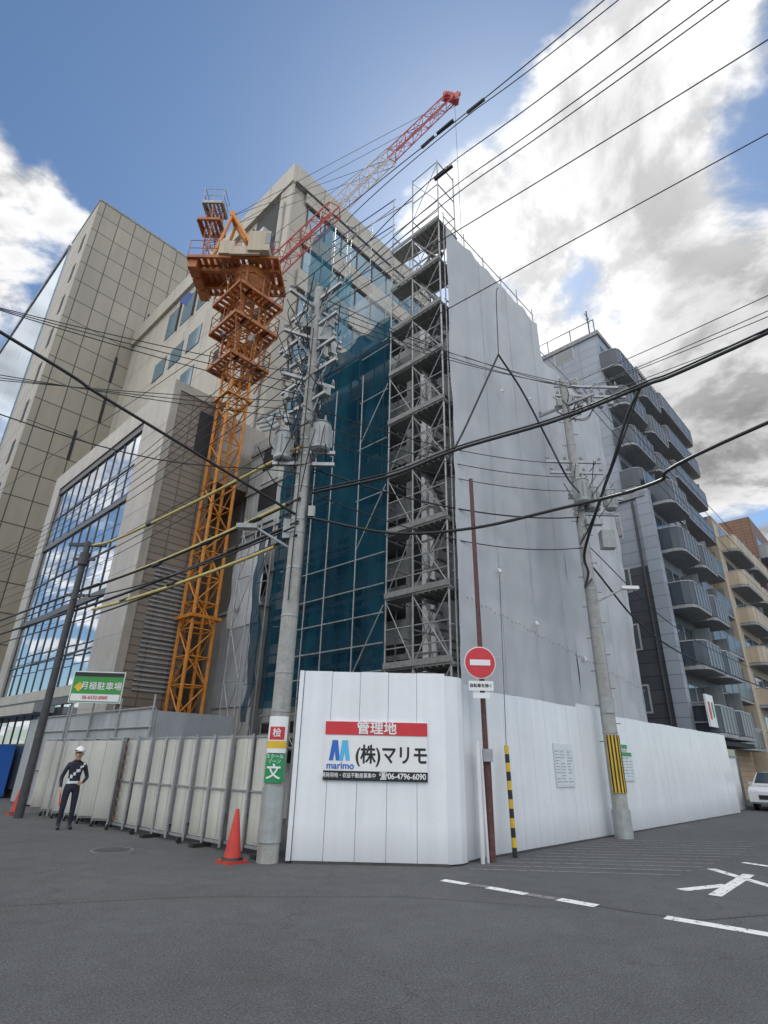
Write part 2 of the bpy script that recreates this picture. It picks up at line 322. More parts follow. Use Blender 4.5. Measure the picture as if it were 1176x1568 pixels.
def notice(x0,x1,z0,z1,y,name,head=None,lines=9):
    o=Obj(name);o.p('sheet','paper').box(x0,x1,y-.012,y,z0,z1)
    pr=o.p('print','papertxt')
    if head: o.p('header',head).box(x0+.02,x1-.02,y-.015,y-.0125,z1-.12,z1-.02)
    w=x1-x0
    for i in range(lines):
        zz=z1-.17-i*(z1-z0-.22)/lines
        for (a,b) in ((.06,.3),(.34,.62),(.66,.94)):
            if random.random()<.85: pr.box(x0+w*a,x0+w*(a+(b-a)*random.uniform(.5,1)),y-.0145,y-.0125,zz-.02,zz)
    for zz in (z1-.15,z0+.04): pr.box(x0+.03,x1-.03,y-.0142,y-.0125,zz-.004,zz)
    for xx in (x0+.03,x0+w*.32,x1-.03): pr.box(xx-.003,xx+.003,y-.0142,y-.0125,z0+.04,z1-.15)
    o.done()
notice(13.05,14.0,1.15,2.08,6.775,'construction_notice',None,11)
notice(17.0,17.75,1.25,2.0,6.775,'safety_notice','signgreen',7)
notice(17.05,17.5,2.02,2.2,6.772,'hoarding_placard','signgreen',1)
# ------------------------------------------------------------ left fence
fe=Obj('site_panel_fence');P=fe.p('panels','fence');F=fe.p('posts','steel');K=fe.p('feet','dark')
y=9.35;n=0
while y<14.5:
    x=6.95-(y-9.3)*.07 if y<12 else 6.76-.05*(y-12)
    x+=.02*math.sin(n*2.3)
    P.box(x,x+.03,y+.03,y+.6,.16,2.0)
    P.box(x-.008,x,y+.2,y+.43,.2,1.96)
    F.tube((x-.03,y,.05),(x-.03,y,2.05),.026,8);F.box(x-.02,x+.0,y,y+.63,1.98,2.02);F.box(x-.02,x,y,y+.63,.1,.15)
    F.box(x-.035,x-.013,y+.02,y+.6,1.02,1.05)
    if n%3==0: K.box(x-.25,x+.15,y-.08,y+.08,0,.07)
    if n%3==1: K.tube((x-.1,y,0.06),(x-.1,y+.04,0.06),.06,10)
    y+=.63;n+=1
fe.done()
ga=Obj('accordion_site_gate');P=ga.p('panels','fence');F=ga.p('frames','steel');K=ga.p('wheels','black')
pts=[]
for i in range(13):
    pts.append((6.62+(.16 if i%2 else -.12)-.012*i,15.0+i*.42))
for a,b in zip(pts,pts[1:]):
    wallseg(P,a,b,.18,1.95,.025)
    F.tube((*a,.06),(*a,2.02),.026,8);F.tube((*a,2.0),(*b,2.0),.02);F.tube((*a,.15),(*b,.15),.02);F.tube((*a,1.05),(*b,1.05),.016)
    K.tube((a[0]-.02,a[1],.06),(a[0]+.02,a[1],.06),.06,10)
ga.p('lattice_end','rust')
for k in range(9):
    ga.p('lattice_end').tube((6.5,14.72,.2+k*.2),(6.6,15.0,.4+k*.2),.015).tube((6.5,14.72,.4+k*.2),(6.6,15.0,.2+k*.2),.015)
ga.done()
gf=Obj('grey_panel_hoarding');P=gf.p('panels','fgrey')
y=14.9
while y<24:
    P.box(7.15,7.19,y+.003,y+.897,.05,2.75);y+=.9
R_=gf.p('rails','steel')
for zz in (1.1,2.3,2.78): R_.tube((7.12,14.9,zz),(7.12,24,zz),.024)
for yy in (14.95,17,19,21,23): R_.tube((7.1,yy,0),(7.1,yy,3.1),.028)
P.box(7.2,9.5,14.9,14.94,.05,2.7)
gf.done()
o=Obj('parking_lot_sign_board');c=Vector((6.75,18.1,3.45));u=Vector((.74,-.67,0));n_=Vector((-.67,-.74,0))
o.p('panel','leaf').ob(c,u,n_,up,.72,.02,.42);o.p('frame','signwhite').ob(c-n_*.012,u,n_,up,.75,.02,.45)
o.p('header','signblack').ob(c+n_*.014+Vector((0,0,.36)),u,n_,up,.72,.01,.06)
o.p('footer','signwhite').ob(c+n_*.014-Vector((0,0,.3)),u,n_,up,.70,.01,.1)
text('月極駐車場',.24,c+u*.12+n_*.026+Vector((0,0,.02)),u,up,'signwhite',o,bold=.003)
text('06-6532-0000',.13,c+n_*.03-Vector((0,0,.3)),u,up,'signred',o,bold=.003)
o.p('emblem','yel2').ob(c-u*.52+n_*.024,(u+Vector(up)),n_,(Vector(up)-u),.1,.004,.1)
o.p('post','steel').tube(c-Vector((0,0,3.4))-u*.6-n_*.05,c-u*.6-n_*.05,.03).tube(c-Vector((0,0,3.4))+u*.6-n_*.05,c+u*.6-n_*.05,.03)
o.done()
# ------------------------------------------------------------ utility poles
def pole(name,x,y,h,r0,r1):
    o=Obj(name);o.p('shaft','conc').tube((x,y,-.2),(x,y,h),r0,24,r1)
    b=o.p('bands','steel')
    for zz in [2.4,3.1,4.2,5.2,6.0,6.3,7.1,7.9,8.3,9.0,9.7,10.4,11.2]:
        if zz<h:
            r=r0+(r1-r0)*zz/h+.008;b.tube((x,y,zz),(x,y,zz+.04),r,20)
    s=o.p('step_bolts','scafd');zz=2.2;k=0
    while zz<h-1:
        d=1 if k%2 else -1;s.tube((x,y,zz),(x+d*.22,y-d*.22,zz),.01,5);zz+=.45;k+=1
    return o
def insul(o,p,d=Vector((0,0,1)),s=1.):
    d=Vector(d).normalized();p=Vector(p);P=o.p('insulators','signwhite' if s<0 else 'trans')
    for k in range(3): P.tube(p+d*(.05*k),p+d*(.05*k+.03),.05,10,.035)
    P.tube(p,p+d*.2,.02,8)
PL=Vector((6.72,8.95,0))
o=pole('utility_pole',PL.x,PL.y,13.0,.19,.115)
arm=o.p('crossarms','steel')
rt=Vector((.69,-.724,0));fd=Vector((.724,.69,0))
def armat(z,d,l0,l1,tw=.04):
    a=PL+Vector(d)*l0+Vector((0,0,z));b=PL+Vector(d)*l1+Vector((0,0,z));arm.ob((a+b)/2,b-a,Vector((0,0,1)).cross(b-a),up,(b-a).length/2,tw,tw);return a,b
dX=Vector((1,0,0));dY=Vector((0,1,0))
dA=Vector((.93,-.37,0)).normalized()
sw=o.p('switch_gear','trans')
for zz,d,l0,l1 in ((12.6,dY,-.9,1.1),(12.3,dX,-.9,.7),(11.7,dY,-.8,1.5),(11.3,dA,-.8,.7),(10.9,dY,-.8,1.3),(10.2,dY,-.9,1.2),(10.0,dA,-.7,.6),(9.4,dY,-.6,1.0)):
    a,b=armat(zz,d,l0,l1)
    for tt in (.03,.3,.7,.97): insul(o,a.lerp(b,tt)+Vector((0,0,.04)),up)
    insul(o,a.lerp(b,.5)-Vector((0,0,.2)),up)
    sw.ob(a.lerp(b,.85)-Vector((0,0,.17)),d,up,Vector(d).cross(Vector(up)),.09,.12,.07);sw.tube(a.lerp(b,.6)-Vector((0,0,.05)),a.lerp(b,.6)-Vector((.1,.05,.4)),.045,8)
    arm.tube(a.lerp(b,.15),PL+Vector((0,0,zz-.7)),.018)
def transformer(o,c,r=.24,h=.72,k='transformer'):
    c=Vector(c);P=o.p(k,'trans');P.tube(c,c+Vector((0,0,h)),r,24);P.tube(c+Vector((0,0,h)),c+Vector((0,0,h+.05)),r+.02,24,r-.03);P.tube(c-Vector((0,0,.04)),c,r-.04,24,r)
    for j in range(3):
        a=j*2.1+.4;q=c+Vector((math.cos(a)*r*.55,math.sin(a)*r*.55,h+.05));P.tube(q,q+Vector((0,0,.16)),.035,8,.02)
    for j in range(10):
        a=j*.628;P.ob(c+Vector((math.cos(a)*(r+.02),math.sin(a)*(r+.02),h*.5)),(math.cos(a),math.sin(a),0),(-math.sin(a),math.cos(a),0),up,.025,.006,h*.35)
transformer(o,PL+rt*.36-fd*.05+Vector((0,0,8.05)),.22,.66)
transformer(o,PL-rt*.48+Vector((0,0,7.8)),.22,.66)
arm.ob(PL+Vector((0,0,8.0)),rt,fd,up,.7,.05,.04);arm.ob(PL+Vector((0,0,7.7)),rt,fd,up,.7,.05,.04)
for k in range(5):
    c=PL-rt*(.75+.1*(k%3))+fd*(.1*(k-2))+Vector((0,0,8.5+.16*k));sw.tube(c,c+Vector((.12,-.05,.14)),.06,8)
    sw.tube(c,c+Vector((-.2,.1,-.12)),.03,6)
sw.ob(PL+fd*.2-rt*.25+Vector((0,0,11.9)),rt,fd,up,.2,.16,.14);sw.ob(PL+rt*.25+Vector((0,0,11.4)),rt,fd,up,.16,.14,.2)
jm=o.p('jumper_leads','wirem')
for k in range(50):
    a=PL+Vector((random.uniform(-.9,.6),random.uniform(-.7,1.0),random.uniform(7.8,12.7)));b=PL+Vector((random.uniform(-.5,.5),random.uniform(-.5,.7),a.z-random.uniform(.5,1.6)))
    mdl=(a+b)/2+Vector((random.uniform(-.35,.35),random.uniform(-.35,.35),random.uniform(-.5,.1)));jm.path(spline([a,mdl,b],6),.013,5)
for k in range(5):
    a=2*math.pi*k/5;jm.path([PL+Vector((.2*math.cos(a),.2*math.sin(a),q)) for q in (4.5,6,8,10,11.5)],.014,5)
sw.ob(PL+rt*.28-fd*.05+Vector((0,0,6.5)),rt,fd,up,.07,.07,.12);sw.ob(PL-rt*.22+Vector((0,0,6.1)),rt,fd,up,.08,.08,.22)
arm.tube(PL+Vector((0,0,5.6)),PL-rt*.9-fd*.1+Vector((0,0,6.1)),.03,8)
o.p('lamp_head','trans').ob(PL-rt*1.05-fd*.1+Vector((0,0,6.1)),rt,fd,up,.22,.09,.05)
def wrap(o,part,m,z0,z1,r,ang0=-2.6,ang1=-.6,c=PL):
    P=o.p(part,m);n=12;a=math.atan2(-.69,-.724)
    vs=[];w=(ang1-ang0)
    for i in range(n+1):
        q=a-w/2+w*i/n
        vs+=[(c.x+r*math.cos(q),c.y+r*math.sin(q),z0),(c.x+r*math.cos(q),c.y+r*math.sin(q),z1)]
    P.add(vs,[(2*i,2*i+2,2*i+3,2*i+1) for i in range(n)])
wrap(o,'school_zone_plate','signgreen',1.22,1.68,.205);wrap(o,'school_zone_plate_white','signwhite',1.70,2.32,.2045)
wrap(o,'ad_plate_yellow','yel2',1.78,1.9,.208);wrap(o,'ad_plate_red','signred',1.92,2.14,.208,-2.3,-.9);wrap(o,'grey_wrap','trans',0.3,1.15,.203,-3.2,-.1)
nc=Vector((-.724,-.69,0))
text('文',.26,PL+nc*.214+Vector((0,0,1.38)),rt,up,'signwhite',o,bold=.006)
text('スクール\nゾーン',.08,PL+nc*.214+Vector((0,0,1.6)),rt,up,'signwhite',o)
text('桧',.16,PL+nc*.214+Vector((0,0,2.03)),rt,up,'signwhite',o,bold=.003)
o.done()
PR=Vector((15.6,6.42,0))
o=pole('utility_pole',PR.x,PR.y,13.9,.2,.12);arm=o.p('crossarms','steel')
def arm2(z,d,l0,l1,tw=.04):
    a=PR+Vector(d)*l0+Vector((0,0,z));b=PR+Vector(d)*l1+Vector((0,0,z));arm.ob((a+b)/2,b-a,Vector((0,0,1)).cross(b-a),up,(b-a).length/2,tw,tw);return a,b
for zz,d,l0,l1 in ((13.6,rt,-.3,1.9),(13.2,rt,-.3,2.1),(12.8,dY,-1,1),(10.6,rt,-.9,.9),(10.2,rt,-.8,.9),(9.3,rt,-.3,1.4)):
    a,b=arm2(zz,d,l0,l1)
    for tt in (.03,.35,.65,.97): insul(o,a.lerp(b,tt)+Vector((0,0,.04)),up)
transformer(o,PR+rt*.42+Vector((0,0,8.9)),.22,.7);transformer(o,PR-fd*.35+Vector((0,0,9.0)),.22,.7);transformer(o,PR-fd*.1+rt*.95+Vector((0,0,8.9)),.18,.6)
sw=o.p('meter_box','trans');sw.ob(PR+rt*.72+Vector((0,0,7.9)),rt,fd,up,.2,.14,.28);sw.ob(PR+rt*.3-fd*.2+Vector((0,0,8.4)),rt,fd,up,.25,.1,.1)
for k in range(6): sw.ob(PR+rt*(-.2+.35*k)+Vector((0,0,12.9+.1*(k%2))),rt,fd,up,.08,.08,.14)
arm.ob(PR+rt*.5+Vector((0,0,8.75)),rt,fd,up,.7,.05,.04)
arm.tube(PR+Vector((0,0,5.9)),PR+rt*1.0+Vector((0,0,6.4)),.03,8);o.p('lamp_head','signwhite').ob(PR+rt*1.15+Vector((0,0,6.4)),rt,fd,up,.25,.09,.045)
jm=o.p('jumper_leads','wirem')
for k in range(34):
    zc=random.choice((13.2,10.3,9.6))
    a=PR+Vector((random.uniform(-.4,1.1),random.uniform(-1.1,.4),zc+random.uniform(-.4,.4)));b=PR+Vector((random.uniform(-.3,.4),random.uniform(-.4,.3),a.z-random.uniform(.4,1.1)))
    mdl=(a+b)/2+Vector((random.uniform(-.25,.25),random.uniform(-.25,.25),random.uniform(-.4,.1)));jm.path(spline([a,mdl,b],6),.014,5)
wrap(o,'warning_stripe_y','yel2',1.0,2.35,.215,c=PR)
a=math.atan2(-.69,-.724)
o.p('warning_stripe_b','signblack')
for k in range(5):
    q=a-.8+.4*k
    o.p('warning_stripe_b').ob(PR+Vector((.219*math.cos(q),.219*math.sin(q),1.68)),(math.cos(q),math.sin(q),0),(-math.sin(q),math.cos(q),0),up,.003,.02,.67)
o.p('base_sleeve','trans').tube(PR,PR+Vector((0,0,.62)),.225,20);wrap(o,'plate','trans',2.9,3.3,.205,c=PR)
o.done()
o=Obj('utility_pole');Q=Vector((5.75,18.9,0));o.p('shaft','scafd').tube(Q,Q+Vector((0,0,8.0)),.12,14,.09)
A=o.p('arms','scafd');A.ob(Q+Vector((0,0,7.9)),rt,fd,up,.6,.05,.05);A.ob(Q+Vector((0,0,7.4)),rt,fd,up,.35,.04,.04);A.ob(Q+Vector((0,0,6.2)),rt,fd,up,.3,.04,.04)
A.tube(Q+Vector((0,0,7.2)),Q+Vector((0,0,7.6)),.16,12)
o.done()
o=Obj('utility_pole');Q2=Vector((5.4,46,0));o.p('shaft','conc').tube(Q2,Q2+Vector((0,0,14)),.2,14,.13);A=o.p('arms','steel')
for zz in (13.5,12.7,11.5):A.box(Q2.x-1,Q2.x+1,Q2.y-.05,Q2.y+.05,zz,zz+.09)
o.done()
# ------------------------------------------------------------ overhead wires
def wire(pts,r=.014,m='wirem',name='overhead_wire',k=10):
    o=Obj(name);o.p('w',m).path(spline(pts,k),r,6);return o.done(smooth=('w',))
def sag(a,b,s,n=8):
    a=Vector(a);b=Vector(b);return [a.lerp(b,i/n)-Vector((0,0,4*s*(i/n)*(1-i/n))) for i in range(n+1)]
wire([(6.6,8.9,6.4),(4.4,9.2,7.0),(2.4,9.35,7.45),(.8,9.4,7.8),(-9,9.7,9.6)],.03,name='overhead_power_cable')
wire([(6.6,8.9,7.4),(2,10.5,7.0),(-9,14,9)],.012)
for k in range(6):
    wire(sag((6.6,9.0,10.2+.45*k),(5.2+.3*k,46,11.4+.45*k),1.6),.012)
for k in range(3):
    wire(sag((6.5,9.0,9.5+.3*k),(-14,16+k,11),.8),.011)
    wire(sag((6.7,9.0,8.9+.25*k),(-16,21+2*k,10),.9),.010)
for k in range(3): wire(sag((6.5,9.0,7.9+.25*k),(5.6,46,9.0+.5*k),1.0),.011)
wire([(6.5,8.8,8.0),(6.1,12.4,7.65),(6.0,17.2,7.75),(5.85,18.9,7.9)],.042,'yel','yellow_covered_cable')
wire(sag((6.6,8.8,6.75),(5.9,18.9,6.4),.15)+[(5.6,30,6.6),(5.4,46,7)],.04,'wirem','overhead_power_cable')
wire(sag((6.55,9.2,6.72),(5.95,18.5,6.38),.10),.042,'yel','yellow_covered_cable')
wire(sag((6.6,8.8,6.2),(5.9,18.9,5.75),.1)+[(5.6,30,6.),(5.4,46,6.5)],.04,'wirem','overhead_power_cable')
wire(sag((6.5,9.4,5.75),(5.9,17.5,5.55),.1),.042,'yel','yellow_covered_cable')
wire(sag((6.6,8.8,5.9),(5.85,18.9,5.35),.1)+[(5.6,30,5.6),(5.4,46,6)],.025,'wirem','overhead_power_cable')
wire(sag((6.5,8.8,6.05),(5.7,18.9,6.05),.25)+[(5.5,30,6.2),(5.4,46,6.6)],.022,'wirem','overhead_power_cable')
cj=Obj('cable_joint_sleeve')
for (yy,zz,xx) in ((10.1,6.62,6.5),(12.0,6.5,6.38),(14.2,6.35,6.2),(10.8,6.05,6.45),(13.1,5.6,6.2),(15.5,5.55,6.05),(11,7.75,6.25),(14.8,7.68,6.05)):
    cj.p('s','black').tube((xx,yy,zz),(xx-.02,yy+.35,zz-.005),.055,8)
cj.done()
wire([(6.85,8.7,6.95),(7.8,7.2,7.25),(8.4,5.9,7.65),(9.2,4.0,7.95),(9.5,2.4,8.15),(9.4,.3,8.15),(9.3,-12,9)],.034,name='overhead_power_cable')
wire([(6.85,8.7,7.02),(7.8,7.2,7.33),(8.4,5.9,7.72),(9.2,4.0,8.02),(9.5,2.4,8.22),(9.4,.3,8.22),(9.3,-12,9.1)],.02,name='overhead_power_cable')
wire([(6.85,8.7,6.35),(7.8,7.2,5.9),(8.6,5.8,5.88),(9.0,4.2,5.95),(9.4,2.5,6.1),(9.1,.7,6.4),(9,-12,8)],.03,name='overhead_power_cable')
wire([(9.5,2.4,8.2),(9.65,2.8,7.75),(9.9,3.3,7.0),(10.3,3.7,6.7),(10.9,4.5,5.75),(11.9,4.9,5.6),(13.3,5.6,5.7),(15.5,6.3,6.6)],.03,name='overhead_power_cable')
wire([(9.5,2.4,8.2),(9.8,3.1,7.2),(10.5,4.1,6.2),(11.9,5.0,6.3),(15.4,6.3,8.0)],.016)
wire([(15.6,6.4,7.2),(20,6.2,5.6),(30,6.1,5.4),(55,6.3,6)],.03,name='overhead_power_cable')
wire([(15.6,6.4,7.8),(22,6.2,6.4),(32,6.1,6.2),(55,6.3,7)],.016)
for k,(dx,dz) in enumerate(((0,0),(.35,-.25),(.75,.1))):
    wire([(6.4+dx*.7,9.4,12.75+dz),(6.75+dx*.5,8.9,12.9+dz*.5),(7.0+dx,5.5,14.2+dz),(7.2+dx,1.0,14.2+dz),(7.3+dx,-15,13.6+dz)],.013)
wire([(7.0,11.5,16.2),(7.2,6.9,16.2),(7.2,1.1,15.7),(7.2,-15,15.2)],.013)
wire([(5.5,46,16.5),(6.9,11.6,14.3),(7.2,8.4,15.8),(7.6,5.0,16.6),(7.5,.8,15.9),(7.5,-15,15.)],.013)
wire([(6.8,8.9,12.2),(7.8,-.9,12.4),(9,-15,12.9)],.012)
wire([(6.8,8.9,10.0),(8.8,-.6,11.6),(10,-12,12)],.012)
isv=Obj('line_insulator_sleeve')
for p,q in (((7.2,5.3,16.1),(7.2,4.8,16.08)),((7.55,4.6,16.6),(7.56,4.1,16.57)),((7.05,5.3,14.2),(7.07,4.8,14.22)),((7.3,5.9,16.3),(7.35,5.5,16.4))):
    isv.p('s','black').tube(p,q,.045,8)
isv.done()
for k in range(4):
    wire(sag((6.9+.2*k,8.9-.15*k,12.75-.3*k),(15.4+.25*k,6.6-.3*k,13.7-.25*(k//2)),.25),.012)
for k in range(3):
    wire(sag((6.9,8.8,9.2-.4*k),(15.5,6.4,10.5-.5*k),.35),.012)
wire(sag((6.9,8.8,7.6),(15.5,6.4,8.6),.4),.02)
wire(sag((6.9,8.8,7.0),(15.5,6.4,7.6),.5),.014)
for k in range(4):
    wire(sag((15.7+.35*k,6.2-.35*k,13.65-.2*(k%2)),(10.9+.5*k,-9,10.6),.2),.013)
    wire(sag((15.7+.3*k,6.2-.3*k,13.65-.2*(k%2)),(60,6.5-k*.6,13.2),.8),.012)
wire([(10.0,5.5,13.2),(9.95,5.55,12.9),(9.9,5.6,10.9)],.012)
wire([(9.9,5.6,10.95),(9.5,6.0,9.6),(9.2,6.3,8.6),(9.0,6.6,7.9)],.026,name='overhead_power_cable')
wire([(9.9,5.6,10.95),(10.6,5.4,10.1),(11.3,5.2,8.9),(11.9,5.1,8.1),(15.5,6.3,9.4)],.024,name='overhead_power_cable')
# ------------------------------------------------------------ no entry sign on rusty pole
o=Obj('no_entry_sign');B0=Vector((9.83,6.5,0))
o.p('pole','rust').tube(B0,B0+Vector((-.05,.02,7.7)),.055,14,.045);o.p('base','rust').tube(B0,B0+Vector((0,0,1.75)),.075,14)
c=Vector((9.42,6.28,3.42)).lerp(B0+Vector((0,0,3.42)),.1);n_=Vector((-.72,-.69,.0));ux=Vector((.69,-.72,0))
def disc(o,part,m,c,r,off,th=.006):
    P=o.p(part,m);P.tube(c+n_*off,c+n_*(off+th),r,32)
disc(o,'rim','signwhite',c,.31,0);disc(o,'disc','signred',c,.292,.008);o.p('bar','signwhite').ob(c+n_*.018,ux,n_,up,.2,.003,.055)
o.p('arm','steel').ob(c+Vector((0,0,.12))-n_*.02+ux*.15,ux,n_,up,.25,.01,.02).ob(c-Vector((0,0,.12))-n_*.02+ux*.15,ux,n_,up,.25,.01,.02)
o.p('sub_plate','signwhite').ob(c-Vector((0,0,.44))+n_*.002,ux,n_,up,.24,.005,.09)
text('自転車を除く',.075,c-Vector((0,0,.44))+n_*.012,ux,up,'signblack',o,bold=.0015)
o.p('sub_plate2','signwhite').ob(c-Vector((0,0,.62)),ux,n_,up,.16,.005,.05)
o.p('guard_pipe','white').tube((9.55,6.5,0),(9.55,6.5,2.0),.04,10);o.p('guard_pipe').tube((9.68,6.48,0),(9.64,6.5,1.9),.028,10)
o.p('box','steel').ob(B0+Vector((-.06,-.06,1.75)),ux,n_,up,.09,.08,.11)
o.done()
o=Obj('guy_wire_guard');a=Vector((10.62,6.5,0));b=Vector((10.72,6.6,1.95));nn=12
for i in range(nn):
    o.p('yellow' if i%2 else 'black','yel2' if i%2 else 'signblack').tube(a.lerp(b,i/nn),a.lerp(b,(i+1)/nn),.045,10)
o.p('wire','wireg').tube(b,(10.9,6.6,5.6),.008);o.done()
def cone(x,y,h=.72):
    o=Obj('traffic_cone');o.p('body','conered').tube((x,y,.03),(x,y,h),.15,24,.03);o.p('base','conered').box(x-.19,x+.19,y-.19,y+.19,0,.04)
    o.p('weight','black').tube((x,y,.04),(x,y,.08),.19,16,.17);o.done()
cone(6.25,9.3,.8);cone(5.95,19.9)
# ------------------------------------------------------------ scaffold tower
sc=Obj('scaffold_tower');T=sc.p('pipes','scaf');D_=sc.p('decks','deck');X_=sc.p('braces','scaf');ST=sc.p('stairs','deck')
xs=[10.6,11.55];ys=[7.85,9.0,9.95]
lv=[1.9+1.83*i for i in range(10)]
for x in xs:
    for yy in ys:
        T.tube((x,yy,0),(x,yy,19.4 if yy<9.5 else 19.0),.026,8)
for i,zz in enumerate(lv):
    D_.box(10.55,11.6,7.8,8.98,zz-.05,zz);D_.box(10.6,11.1,9.05,9.95,zz-.045,zz-.005)
    for q in range(6): D_.box(10.55,11.6,7.82+q*.2,7.84+q*.2,zz-.09,zz-.05)
    D_.box(10.52,10.548,7.8,9.95,zz,zz+.15)
    for x in xs:
        for dz in (0,.5,1.0): T.tube((x,7.85,zz+dz),(x,9.95,zz+dz),.018)
        if i<9 and x<11:
            for (ya,yb) in ((7.85,9.0),):
                X_.tube((x,ya,zz+.05),(x,yb,zz+1.75),.016,5);X_.tube((x,yb,zz+.05),(x,ya,zz+1.75),.016,5)
            ya,yb=(9.0,9.95) if i%2 else (9.95,9.0)
            X_.tube((x,ya,zz+.05),(x,yb,zz+1.75),.014,5)
    for yy in ys:
        for dz in (0,.9): T.tube((10.6,yy,zz+dz),(11.55,yy,zz+dz),.02)
    if i<9:
        for yy in (8.98,):
            X_.tube((10.6,yy,zz),(11.55,yy,zz+1.8),.014,5);X_.tube((11.55,yy,zz),(10.6,yy,zz+1.8),.014,5)
        ya,yb=(7.95,8.9) if i%2 else (8.9,7.95)
        for xx in (10.85,11.35): ST.tube((xx,ya,zz),(xx,yb,zz+1.8),.03,5)
        for s in range(7):
            q=(s+.5)/7;ST.box(10.85,11.35,ya+(yb-ya)*q-.08,ya+(yb-ya)*q+.08,zz+1.8*q-.012,zz+1.8*q+.012)
for (x,yy) in ((10.6,7.85),(11.55,7.85),(10.6,9.0)):
    T.tube((x,yy,19),(x,yy,21.5),.024,8)
for zz in (20.2,21.4):
    T.tube((10.6,7.85,zz),(11.55,7.85,zz),.02);T.tube((10.6,7.85,zz),(10.6,9.0,zz),.02)
X_.tube((10.6,7.85,19.3),(10.6,9,21.3),.014,5);X_.tube((10.6,9,19.3),(10.6,7.85,21.3),.014,5)
T.tube((10.6,9.0,20.4),(10.6,14.5,21.8),.02);T.tube((10.6,9.95,19),(10.6,9.95,21.3),.02)
sc.done()
# ------------------------------------------------------------ scaffolding behind the netting
s2=Obj('facade_scaffold');T=s2.p('pipes','scaf');D_=s2.p('decks','deck')
ysn=[10.4,11.6,12.8,13.6,15.3]
for yv in ysn:
    for x in (10.78,11.5): T.tube((x,yv,0),(x,yv,16.4 if yv<13.2 else 23.2),.025,6)
for i in range(9):
    zz=1.9+1.83*i
    if zz<16.5:
        D_.box(10.8,11.5,10.1,15.3,zz-.05,zz)
        for dz in (.0,.9):
            T.tube((10.70,10.0,zz+dz),(10.70,15.3,zz+dz),.024)
    for j in range(len(ysn)-1):
        if (i+j)%2: T.tube((10.77,ysn[j],zz),(10.77,ysn[j+1],zz+1.8),.015,5)
for zz in (16.5,18.3,20.1,21.9,23.1):
    T.tube((10.76,13.5,zz),(10.76,15.3,zz),.02);T.tube((10.76,13.6,zz),(11.5,13.6,zz),.02)
for zz in (18.0,19.8,21.0):
    T.tube((10.7,9.95,zz),(10.7,13.6,zz+.3),.018)
for yv in (11.2,12.4): T.tube((10.7,yv,16),(10.7,yv,21.2),.02)
for zz in (17.2,19.0,20.6,22.0): s2.p('blue_pipes','blue').tube((10.68,9.95,zz-.6),(10.68,13.6,zz),.022)
for zz in (3.7,4.4,5.2,6.0,6.9): T.tube((10.50,9.95,zz),(10.50,13.7,zz),.02)
for yv in (11.1,12.4,13.3): T.tube((10.50,yv,0),(10.50,yv,13.5),.02)
for zz in (8.8,10.6,12.4,14.2): T.tube((10.50,9.95,zz),(10.50,11.2,zz),.018)
T.tube((10.5,11.1,3.6),(10.5,9.95,5.4),.018);T.tube((10.5,11.1,7.2),(10.5,9.95,9),.018);T.tube((10.5,11.1,10.8),(10.5,9.95,12.6),.018)
for yv in (15.5,16.3):
    for x in (9.9,10.6): T.tube((x,yv,0),(x,yv,9.5),.024,6)
for i in range(6):
    zz=.4+i*1.7
    for x in (9.9,10.6):
        T.tube((x,15.5,zz),(x,16.3,zz),.02)
        if i<5: T.tube((x,15.5,zz),(x,16.3,zz+1.7),.014,5);T.tube((x,16.3,zz),(x,15.5,zz+1.7),.014,5)
s2.done()
def cloth(m,ax,c,u0,u1,z0,z1,amp,seed,du=.15,dz=.2,zfun=None,fold=1.,hang=0):
    nu=max(2,int((u1-u0)/du));nz=max(2,int((z1-z0)/dz));vs=[];P=Part(m);P.smooth=True
    for i in range(nu+1):
        u=u0+(u1-u0)*i/nu
        for j in range(nz+1):
            w=j/nz;zt=z1 if zfun is None else zfun(u)
            z=z0+(zt-z0)*w
            d=amp*noise.noise(Vector((u*1.3+seed,z*.35,seed)))+amp*.45*noise.noise(Vector((u*3.5+z*1.1,z*1.2,seed+5)))
            tie=abs(math.sin(math.pi*(z-1.9)/1.83));d+=amp*.7*(tie-.6)*abs(math.sin(math.pi*u/1.2))*fold
            if hang: d+=hang*.05*abs(noise.noise(Vector((u*.8+z*.6,z*.9-u*.5,seed+9))))*2
            vs.append((c-d,u,z) if ax=='x' else (u,c-d,z))
    P.add(vs,[(i*(nz+1)+j,(i+1)*(nz+1)+j,(i+1)*(nz+1)+j+1,i*(nz+1)+j+1) for i in range(nu) for j in range(nz)])
    return P
o=Obj('teal_safety_netting')
o.parts['main']=cloth('teal','x',10.62,10.0,13.45,3.0,16.0,.07,3,.08,.12,lambda u:15.7-.1*(u-10)-.25*math.sin(u*2.7)**2)
o.parts['lower_tall']=cloth('teal','x',10.62,13.45,15.3,3.0,14.5,.09,9,.08,.12)
o.parts['upper_tall']=cloth('tealthin','x',10.62,13.5,15.0,14.5,23.2,.07,9,.08,.12)
o.parts['light_band']=cloth('teal2','x',10.66,12.2,13.5,16.2,19.2,.06,12,.1,.15)
o.parts['loose_fold']=cloth('teal','x',10.2,15.2,15.6,2.6,9.0,.2,17,.06,.15)
o.done()
o=Obj('translucent_mesh_screen');o.parts['s']=cloth('clear','x',10.64,10.0,12.0,15.4,17.3,.05,5,.1,.15);o.done()
